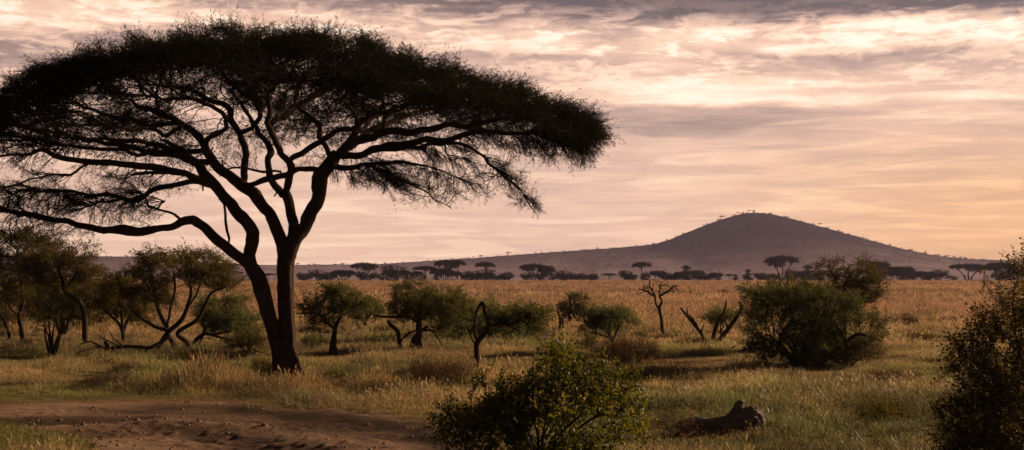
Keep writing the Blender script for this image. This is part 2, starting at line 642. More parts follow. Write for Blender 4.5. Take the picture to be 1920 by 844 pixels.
# ------------------------------------------------------------------ ground
def grid_mesh(name, xs, ys, zf, mat, attrs=None, keep=None):
    X, Y = (xs, ys) if xs.ndim == 2 else np.meshgrid(xs, ys)
    Z = zf(X, Y)
    V = np.stack([X, Y, Z], -1).reshape(-1, 3)
    ny, nx = X.shape
    i = np.arange(nx - 1)[None]; j = (np.arange(ny - 1) * nx)[:, None]
    Q = np.stack([i + j, i + 1 + j, i + 1 + nx + j, i + nx + j], -1).reshape(-1, 4)
    if keep is not None:
        k = keep(X, Y).ravel()
        Q = Q[k[Q].any(1)]
        used = np.unique(Q); mp = np.full(len(V), -1); mp[used] = np.arange(len(used))
        V = V[used]; Q = mp[Q]
    a = {n: f(V[:, 0], V[:, 1]) for n, f in (attrs or {}).items()}
    return mesh_obj(name, V, None, mat, None, (0, 0, 0), True, a, Q)


def field_color(x, y):
    """natural colour of the vegetation at a place: straw / green / rust, (n,3)"""
    straw = np.array([0.47, 0.325, 0.165]); green = np.array([0.19, 0.195, 0.070]); rust = np.array([0.36, 0.215, 0.14])
    gold = np.array([0.50, 0.36, 0.13])
    g = 0.53 * sstep(100, 45, y) + 0.03
    n1 = fbm(x / 5.0, y / 9.0, 0, 21, 3); n2 = fbm(x / 2.0, y / 3.0, 0, 25, 2); n3 = fbm(x / 26.0, y / 60.0, 0, 29, 2)
    g = np.clip(g + 0.75 * n1 * (0.35 + 0.65 * sstep(160, 40, y)) + 0.3 * n2 * sstep(140, 50, y), 0, 1)[:, None]
    r = np.clip(0.30 + 0.5 * sstep(60, 160, y) + 0.5 * n3 + 0.25 * n2, 0, 1)[:, None]
    dry = straw * (1 - r) + rust * r
    k = np.clip(0.35 * sstep(0.1, 0.5, n2) * sstep(150, 60, y), 0, 1)[:, None]
    dry = dry * (1 - k) + gold * k
    return dry * (1 - g) + green * g


# ground: rows spaced geometrically away from the viewer
yy = np.concatenate([[-250, -60, -10, 5], 14 * (700 / 14) ** (np.linspace(0, 1, 330) ** 1.0), [760, 850, 950, 1200, 1700, 2400, 3480]])
uu = np.linspace(-1, 1, 240)
XX = uu[None] * (np.abs(yy)[:, None] * 0.62 + 60); YY = np.repeat(yy[:, None], 240, 1)
m, nt, out = new_mat('ground_soil_and_grass')
at = N(nt, 'ShaderNodeAttribute', attribute_name='veg')
soil = N(nt, 'ShaderNodeAttribute', attribute_name='soil')
geo = N(nt, 'ShaderNodeNewGeometry')
n1 = noise_tex(nt, geo.outputs['Position'], 6.0, 6, 0.7)
n2 = noise_tex(nt, mapping(nt, geo.outputs['Position'], (0.5, 0.12, 1)), 1.0, 5, 0.7)
c = mixc(nt, 1.0, at.outputs['Color'], ramp(nt, n1, [(0.3, (0.28, 0.26, 0.24)), (0.7, (0.8, 0.78, 0.72))]), 'MULTIPLY')
c = mixc(nt, ramp(nt, n2, [(0.42, 0.0), (0.62, 0.5)]), c, (0.12, 0.10, 0.045))
c = mixc(nt, soil.outputs['Fac'], c, (0.20, 0.105, 0.055))
b = N(nt, 'ShaderNodeBsdfPrincipled'); b.inputs['Roughness'].default_value = 1.0; b.inputs['Specular IOR Level'].default_value = 0.05
nt.links.new(c, b.inputs['Base Color'])
bp = N(nt, 'ShaderNodeBump'); bp.inputs['Strength'].default_value = 0.7; bp.inputs['Distance'].default_value = 0.08
nt.links.new(n1, bp.inputs['Height']); nt.links.new(bp.outputs[0], b.inputs['Normal'])
nt.links.new(b.outputs[0], out.inputs[0])
M_GROUND = m
ground = grid_mesh('ground', XX, YY, lambda x, y: H(x, y) - 0.55 * sstep(-0.35, -1.6, track_sd(x, y)), M_GROUND, {'veg': field_color, 'soil': lambda x, y: sstep(0.9, -0.1, track_sd(x, y) + 0.5 * fbm(x * 1.1, y * 1.1, 0, 77, 3))})
tag(ground, kind='structure')

# dirt track: fine sheet sunk a little at its ragged edge, with ruts and kicked-up clods
m, nt, out = new_mat('red_dirt')
geo = N(nt, 'ShaderNodeNewGeometry')
pos = geo.outputs['Position']
a1 = noise_tex(nt, mapping(nt, pos, (0.5, 1.6, 1)), 1.3, 5, 0.6)
a2 = noise_tex(nt, pos, 14.0, 6, 0.7)
c = ramp(nt, a1, [(0.3, (0.17, 0.105, 0.070)), (0.6, (0.30, 0.187, 0.125))])
c = mixc(nt, 1.0, c, ramp(nt, a2, [(0.3, (0.6, 0.6, 0.6)), (0.65, (1.0, 1.0, 1.0))]), 'MULTIPLY')
wd_ = N(nt, 'ShaderNodeAttribute', attribute_name='rut_shade')
c = mixc(nt, wd_.outputs['Fac'], c, (0.065, 0.038, 0.026))  # shadow bands along the ruts, painted into the dirt colour
b = N(nt, 'ShaderNodeBsdfPrincipled'); b.inputs['Roughness'].default_value = 1.0; b.inputs['Specular IOR Level'].default_value = 0.08
nt.links.new(c, b.inputs['Base Color'])
bp = N(nt, 'ShaderNodeBump'); bp.inputs['Strength'].default_value = 0.9; bp.inputs['Distance'].default_value = 0.03
nt.links.new(a2, bp.inputs['Height']); nt.links.new(bp.outputs[0], b.inputs['Normal'])
nt.links.new(b.outputs[0], out.inputs[0])
M_DIRT = m


def line_d(x, y, px):
    q = [flat_pt(*p) for p in px]; d = np.full(x.shape, 1e9)
    for (ax, ay), (bx_, by_) in zip(q[:-1], q[1:]):
        ex, ey = bx_ - ax, by_ - ay
        t = np.clip(((x - ax) * ex + (y - ay) * ey) / (ex * ex + ey * ey), 0, 1)
        d = np.minimum(d, np.hypot(x - ax - t * ex, y - ay - t * ey))
    return d


RUTS = [([(260, 765), (400, 768), (520, 780), (640, 794), (760, 812), (870, 838)], 0.9, 0.10),
        ([(-100, 782), (80, 786), (240, 780)], 0.5, 0.10), ([(40, 812), (180, 806), (300, 798), (420, 812), (520, 845)], 0.8, 0.16)]


def track_z(x, y):
    sd = track_sd(x, y)
    e = sd + 0.35 * fbm(x * 1.3, y * 1.3, 0, 77, 3)
    z = H(x, y) + np.clip(-e * 0.12, -0.05, 0.035)
    # ruts following the track
    for pts, wd, dp in RUTS:
        z = z - dp * np.exp(-(line_d(x, y, pts) / wd) ** 2) * sstep(0.0, -1.0, e)
    w = sstep(-0.4, -1.6, e)
    z = z + w * (0.07 * fbm(x * 0.25 + y * 0.35, (y + 0.22 * x) * 0.9, 0, 61, 2) + 0.022 * fbm(x * 0.8, y * 2.2, 0, 62, 3))
    cl = fbm(x * 3.0, y * 3.5, 0, 63, 3)
    churn = sstep(-0.1, 0.5, fbm(x * 0.3, y * 0.4, 0, 64, 2) + 0.5 * sstep(31, 27, y))
    z = z + w * churn * 0.07 * np.clip(fbm(x * 5.5, y * 6.5, 0, 63, 3) - 0.10, 0, 1) ** 0.8
    return z


tx = np.arange(TR[:, 0].min() - 0.8, TR[:, 0].max() + 0.8, 0.055)
ty = np.arange(TR[:, 1].min() - 0.6, TR[:, 1].max() + 0.6, 0.055)
def rut_shade(x, y):  # strength of the painted shade around each rut line
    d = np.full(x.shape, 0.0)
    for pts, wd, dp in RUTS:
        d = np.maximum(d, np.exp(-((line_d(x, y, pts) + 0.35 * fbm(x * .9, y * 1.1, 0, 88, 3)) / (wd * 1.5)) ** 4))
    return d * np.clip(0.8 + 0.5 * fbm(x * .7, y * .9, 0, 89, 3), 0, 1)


track = grid_mesh('dirt_track', tx, ty, track_z, M_DIRT, {'rut_shade': rut_shade}, keep=lambda x, y: track_sd(x, y) < 0.6)
tag(track, kind='structure')


# ------------------------------------------------------------------ hills
SKY_L = [(-900, 476), (-300, 478), (0, 480), (240, 481), (330, 488), (480, 497), (650, 496), (717, 495), (808, 489), (886, 484), (980, 477), (1080, 470),
         (1150, 465), (1224, 459), (1255, 450), (1299, 432), (1342, 415), (1386, 402), (1410, 399), (1432, 399), (1461, 404), (1517, 419), (1605, 443),
         (1692, 467), (1758, 480), (1824, 486), (1911, 489), (2100, 492), (2500, 500), (3200, 505)]
HY = 2500.0
sx = np.array([(p[0] - 960) / F * HY for p in SKY_L]); sz = np.array([P(p[0], p[1], HY)[2] for p in SKY_L])


def hill_z(x, y):
    xs = x * 1.0
    crest = np.interp(xs, sx, sz) + 13
    t = np.clip((y - 1750) / (HY - 1750), 0, 1)
    back = sstep(3400, HY, y)
    # concave flank, steeper near the top
    s = (0.35 * t + 0.65 * t ** 1.9)
    g = fbm(x / 90, y / 240, 0, 41, 3)
    spur = 26 * np.exp(-((x - 270) / 160) ** 2 - ((y - 2150) / 210) ** 2) + 14 * np.exp(-((x + 20) / 210) ** 2 - ((y - 2200) / 160) ** 2)
    z = -13 + crest * np.where(y > HY, back, s) + (g * 7 + spur * 0.6) * t * (1 - t) * 2.4
    return z + 0.6 * vnoise(x / 12, y / 12, 0, 42) * sstep(0, 0.3, t) - 1.5 * sstep(0.04, 0, t)


m, nt, out = new_mat('hill_slope')
geo = N(nt, 'ShaderNodeNewGeometry')
sep = N(nt, 'ShaderNodeSeparateXYZ'); nt.links.new(geo.outputs['Position'], sep.inputs[0])
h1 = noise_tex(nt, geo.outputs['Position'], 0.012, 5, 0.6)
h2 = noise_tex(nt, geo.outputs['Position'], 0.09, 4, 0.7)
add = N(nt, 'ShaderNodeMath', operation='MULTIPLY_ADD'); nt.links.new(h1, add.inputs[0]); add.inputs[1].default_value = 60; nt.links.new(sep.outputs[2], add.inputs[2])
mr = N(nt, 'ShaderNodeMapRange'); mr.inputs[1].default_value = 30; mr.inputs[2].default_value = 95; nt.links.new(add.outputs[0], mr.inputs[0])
c = ramp(nt, mr.outputs[0], [(0.0, (0.30, 0.22, 0.235)), (0.45, (0.12, 0.09, 0.09)), (1.0, (0.02, 0.015, 0.015))])  # wooded top, paler grass below; low haze partly painted into the pale foot
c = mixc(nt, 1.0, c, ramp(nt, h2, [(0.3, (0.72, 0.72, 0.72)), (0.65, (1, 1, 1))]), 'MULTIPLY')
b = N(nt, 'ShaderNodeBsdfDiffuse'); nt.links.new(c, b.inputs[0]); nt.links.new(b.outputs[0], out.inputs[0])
hx = np.linspace(-2600, 2600, 420); hy = np.concatenate([np.linspace(1740, 2600, 130), np.linspace(2620, 3450, 30)])
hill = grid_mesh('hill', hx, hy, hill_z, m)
tag(hill, kind='structure')


# ------------------------------------------------------------------ grass
def tuft(nbl, hgt, wid, rad, lean, R, heads=0.0, seg=2):
    V = []; T = []; A = []
    for k in range(nbl):
        a = R.uniform(0, 6.283); r = rad * math.sqrt(R.uniform(0, 1))
        o = np.array([math.cos(a) * r, math.sin(a) * r, -0.03])
        h = hgt * R.uniform(0.45, 1.15); d = np.array([math.cos(a), math.sin(a), 0]) * lean * R.uniform(0.1, 1.2) + R.normal(0, 0.08, 3)
        s = R.uniform(0, 3.14); sd = np.array([math.cos(s), math.sin(s), 0]) * wid * R.uniform(0.6, 1.2) / 2
        p1 = o + np.array([0, 0, h * 0.55]) + d * h * 0.28; p2 = o + np.array([0, 0, h]) * (1 - 0.12 * lean) + d * h * 0.9
        b = len(V); V += [o - sd, o + sd, p1 + sd * 0.75, p1 - sd * 0.75, p2]
        T += [(b, b + 1, b + 2), (b, b + 2, b + 3), (b + 3, b + 2, b + 4)]
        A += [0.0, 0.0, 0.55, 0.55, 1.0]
        if R.uniform() < heads:
            b = len(V); w = sd / np.linalg.norm(sd) * wid * 1.1; q = p2 + (p2 - p1) * 0.35
            V += [p2 * 0.8 + p1 * 0.2, p2 + w, q, p2 - w]; T += [(b, b + 1, b + 2), (b, b + 2, b + 3)]; A += [1.0, 1.0, 1.0, 1.0]
    return np.array(V), np.array(T), np.array(A)


m, nt, out = new_mat('grass_blades')
ti = N(nt, 'ShaderNodeAttribute', attribute_name='gcol', attribute_type='INSTANCER')
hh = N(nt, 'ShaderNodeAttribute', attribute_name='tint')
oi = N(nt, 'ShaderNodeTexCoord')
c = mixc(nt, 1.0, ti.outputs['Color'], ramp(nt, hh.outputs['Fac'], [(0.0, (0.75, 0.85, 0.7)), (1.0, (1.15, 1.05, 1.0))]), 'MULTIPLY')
b = N(nt, 'ShaderNodeBsdfPrincipled'); b.inputs['Roughness'].default_value = 0.55; b.inputs['Specular IOR Level'].default_value = 0.3
nt.links.new(c, b.inputs['Base Color'])
t = N(nt, 'ShaderNodeBsdfTranslucent'); nt.links.new(c, t.inputs[0])
mx = N(nt, 'ShaderNodeMixShader'); mx.inputs[0].default_value = 0.5
nt.links.new(b.outputs[0], mx.inputs[1]); nt.links.new(t.outputs[0], mx.inputs[2]); nt.links.new(mx.outputs[0], out.inputs[0])
M_GRASS = m


def tuft_collection(name, specs):
    c = bpy.data.collections.new(name)
    for i, sp in enumerate(specs):
        V, T, A = tuft(*sp[:5], np.random.default_rng(500 + i), *sp[5:])
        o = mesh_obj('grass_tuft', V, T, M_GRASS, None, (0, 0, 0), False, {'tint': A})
        COL.objects.unlink(o); c.objects.link(o)
    return c


def grass_patch(name, coll, x, y, scale, color, label=None, cat=None):
    z = H(x, y)
    me = bpy.data.meshes.new(name)
    n = len(x)
    me.vertices.add(n); me.vertices.foreach_set("co", np.stack([x, y, z], -1).astype(np.float32).ravel())
    a = me.attributes.new('gcol', 'FLOAT_COLOR', 'POINT')
    a.data.foreach_set("color", np.c_[color, np.ones(n)].astype(np.float32).ravel())
    a = me.attributes.new('gscale', 'FLOAT_VECTOR', 'POINT'); a.data.foreach_set("vector", scale.astype(np.float32).ravel())
    a = me.attributes.new('grot', 'FLOAT_VECTOR', 'POINT')
    rot = np.stack([rng.normal(0, 0.06, n), rng.normal(0, 0.06, n), rng.uniform(0, 6.283, n)], -1)
    a.data.foreach_set("vector", rot.astype(np.float32).ravel())
    me.materials.append(M_GRASS)
    o = bpy.data.objects.new(name, me); COL.objects.link(o)
    ng = bpy.data.node_groups.new(name, 'GeometryNodeTree')
    ng.interface.new_socket('Geometry', in_out='INPUT', socket_type='NodeSocketGeometry')
    ng.interface.new_socket('Geometry', in_out='OUTPUT', socket_type='NodeSocketGeometry')
    gi = ng.nodes.new('NodeGroupInput'); go = ng.nodes.new('NodeGroupOutput')
    ci = ng.nodes.new('GeometryNodeCollectionInfo'); ci.inputs['Collection'].default_value = coll
    ci.inputs['Separate Children'].default_value = True; ci.inputs['Reset Children'].default_value = True
    ip = ng.nodes.new('GeometryNodeInstanceOnPoints'); ip.inputs['Pick Instance'].default_value = True
    ns = ng.nodes.new('GeometryNodeInputNamedAttribute'); ns.data_type = 'FLOAT_VECTOR'; ns.inputs['Name'].default_value = 'gscale'
    nr = ng.nodes.new('GeometryNodeInputNamedAttribute'); nr.data_type = 'FLOAT_VECTOR'; nr.inputs['Name'].default_value = 'grot'
    e2r = ng.nodes.new('FunctionNodeEulerToRotation')
    ng.links.new(gi.outputs[0], ip.inputs['Points']); ng.links.new(ci.outputs[0], ip.inputs['Instance'])
    ng.links.new(nr.outputs[0], e2r.inputs[0]); ng.links.new(e2r.outputs[0], ip.inputs['Rotation'])
    ng.links.new(ns.outputs[0], ip.inputs['Scale']); ng.links.new(ip.outputs[0], go.inputs[0])
    md = o.modifiers.new('scatter', 'NODES'); md.node_group = ng
    tag(o, label, cat, kind='stuff')
    return o


def scatter_pts(y0, y1, dens, margin=1.14):
    n = int((0.36 * margin * (y1 ** 2 - y0 ** 2) + 8.0 * (y1 - y0)) * dens)
    y = rng.uniform(y0, y1, n * 3)
    hw = 0.36 * margin * y + 4.0
    y = y[rng.uniform(0, 1, n * 3) < hw / hw.max()][:n]; x = rng.uniform(-1, 1, len(y)) * (0.36 * margin * y + 4.0)
    return x, y


C_NEAR = tuft_collection('tufts_near', [(26, 0.17, 0.012, 0.14, 0.7), (22, 0.21, 0.011, 0.13, 0.8, 0.15), (30, 0.13, 0.013, 0.17, 1.0), (18, 0.25, 0.010, 0.11, 0.6, 0.3), (24, 0.19, 0.012, 0.16, 1.1, 0.1)])
C_MID = tuft_collection('tufts_mid', [(20, 0.36, 0.026, 0.28, 0.6), (18, 0.44, 0.024, 0.25, 0.5, 0.3), (22, 0.28, 0.03, 0.32, 0.9)])
C_FAR = tuft_collection('tufts_far', [(24, 0.42, 0.10, 1.0, 0.7), (20, 0.52, 0.09, 0.9, 0.5), (26, 0.34, 0.11, 1.2, 0.9)])


def patchy(x, y, s, keepsd=True):
    n = fbm(x / 3.2, y / 3.2, 0, 90, 2) + 0.5 * vnoise(x / 11, y / 11, 0, 93)
    k = np.ones(len(x), bool)
    if keepsd:
        sd = track_sd(x, y) + 0.5 * fbm(x * 1.1, y * 1.1, 0, 77, 3)
        k = sd > rng.normal(0.22, 0.42, len(x))
        hs = 0.35 + 0.65 * sstep(0.0, 2.2, sd)
    else:
        hs = 1.0
    h = (0.82 + 1.2 * n + 0.9 * np.clip(vnoise(x / 1.2, y / 1.2, 0, 95), -.3, 1)) * hs * rng.uniform(0.7, 1.3, len(x))
    return k, np.clip(h, 0.22, 2.2), n


FOOT = G(545, 712)


def add_grass(name, coll, y0, y1, dens, sc, label, keepsd=True):
    x, y = scatter_pts(y0, y1, dens)
    k, h, n = patchy(x, y, sc, keepsd)
    # taller golden grass in front of the big tree, short sward at the track's upper edge
    tall = np.exp(-((x + 7.2) / 3.4) ** 2 - ((y - 38.2) / 2.6) ** 2) + 0.8 * np.exp(-((x + 2.5) / 3.0) ** 2 - ((y - 38.5) / 2.0) ** 2)
    short = sstep(-7.8, -9.5, x) * sstep(42.5, 38, y) * 0.55 + 0.45 * sstep(33.5, 31.0, y) * sstep(-9, -4, x) * sstep(5, -1, x)
    h = h * (1 + 1.3 * tall) * (1 - np.clip(short, 0, 0.7))
    foot = np.exp(-((x - FOOT[0]) / 0.9) ** 2 - ((y - FOOT[1] + 1.9) / 2.1) ** 2)
    h = h * (1 - 0.88 * foot)
    c = field_color(x, y)
    tc = np.array([0.44, 0.29, 0.13])
    w = np.clip(tall * 0.75, 0, 0.85)[:, None]; c = c * (1 - w) + tc * w
    c = c * (0.86 + 0.38 * fbm(x / 1.6, y / 2.4, 0, 96, 2) + 0.22 * vnoise(x / 6, y / 9, 0, 97))[:, None].clip(.4, 1.4)
    c = c * rng.uniform(0.55, 1.45, (len(x), 1)) * (1 + rng.normal(0, 0.06, (len(x), 3)))
    x, y, h, c = x[k], y[k], h[k], c[k]
    s = np.stack([sc * (0.8 + 0.3 * h), sc * (0.8 + 0.3 * h), h * min(sc, 1.15)], -1)
    return grass_patch(name, coll, x, y, s, np.clip(c, 0.01, 0.7), label, 'grass')


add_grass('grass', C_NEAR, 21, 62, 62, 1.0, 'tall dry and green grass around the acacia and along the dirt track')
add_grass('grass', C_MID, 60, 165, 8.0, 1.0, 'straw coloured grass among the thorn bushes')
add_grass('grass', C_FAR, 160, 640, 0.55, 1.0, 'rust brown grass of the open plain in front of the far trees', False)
# lush green tufts at the lower left corner
x = rng.uniform(-12.5, -7.2, 2600); y = rng.uniform(22.5, 27.8, 2600)
k = track_sd(x, y) > -0.1
x, y = x[k], y[k]
cc = np.array([0.115, 0.125, 0.035]) * rng.uniform(0.6, 1.4, (len(x), 1)) + rng.uniform(0, 1, (len(x), 1)) ** 4 * np.array([0.25, 0.15, 0.05])
hs = rng.uniform(0.5, 1.4, len(x))
grass_patch('grass', C_NEAR, x, y, np.stack([hs, hs, hs], -1), cc, 'lush green grass below the dirt track', 'grass')

# tall rough grass round the fallen log
q = G(1350, 814)
x = rng.normal(q[0], 0.95, 900); y = q[1] + rng.normal(-0.30, 0.22, 900); hs = rng.uniform(.25, .75, 900)
cc = np.array([0.34, 0.24, 0.11]) * rng.uniform(.5, 1.3, (900, 1))
grass_patch('grass', C_NEAR, x, y, np.stack([hs, hs, hs], -1), cc, 'rough dry grass growing against the fallen log', 'grass')
# crumbled clods and grit lying on the track
R = np.random.default_rng(77)
n = 9000
x = R.uniform(TR[:, 0].min(), TR[:, 0].max(), n); y = R.uniform(22, TR[:, 1].max(), n)
k = (track_sd(x, y) < -0.1) & (R.uniform(0, 1, n) < .02 + .45 * np.clip(fbm(x * .4, y * .5, 0, 64, 2) + .45 * sstep(32, 27, y), 0, 1))
x, y = x[k], y[k]; n = len(x)
ico = unit(np.array([(1, 0, 0), (-1, 0, 0), (0, 1, 0), (0, -1, 0), (0, 0, 1), (0, 0, -1), (.7, .7, .3), (-.7, .6, .4)])) if False else np.array([(1, 0, 0), (-1, 0, 0), (0, 1, 0), (0, -1, 0), (0, 0, 1), (0, 0, -1)], float)
ff = np.array([(0, 2, 4), (2, 1, 4), (1, 3, 4), (3, 0, 4), (2, 0, 5), (1, 2, 5), (3, 1, 5), (0, 3, 5)])
sz_ = (R.uniform(0, 1, n) ** 4 * .05 + .008)[:, None, None]
V = ico[None] * sz_ * R.uniform(.6, 1.4, (n, 6, 3)) * np.array([1.2, 1.2, .7]) + np.stack([x, y, track_z(x, y) + .004], -1)[:, None]
o = mesh_obj('dirt_clods', V.reshape(-1, 3), (ff[None] + (np.arange(n) * 6)[:, None, None]).reshape(-1, 3), M_DIRT, None)
tag(o, 'crumbled clods and grit strewn over the dirt track', 'clods', kind='stuff')


# ------------------------------------------------------------------ the big umbrella acacia
BASE = G(545, 712)
acacia = empty('acacia_tree', BASE)
tag(acacia, 'huge umbrella acacia with forked trunk and wide flat black crown beside the dirt track', 'tree')
bx, by, bz = BASE
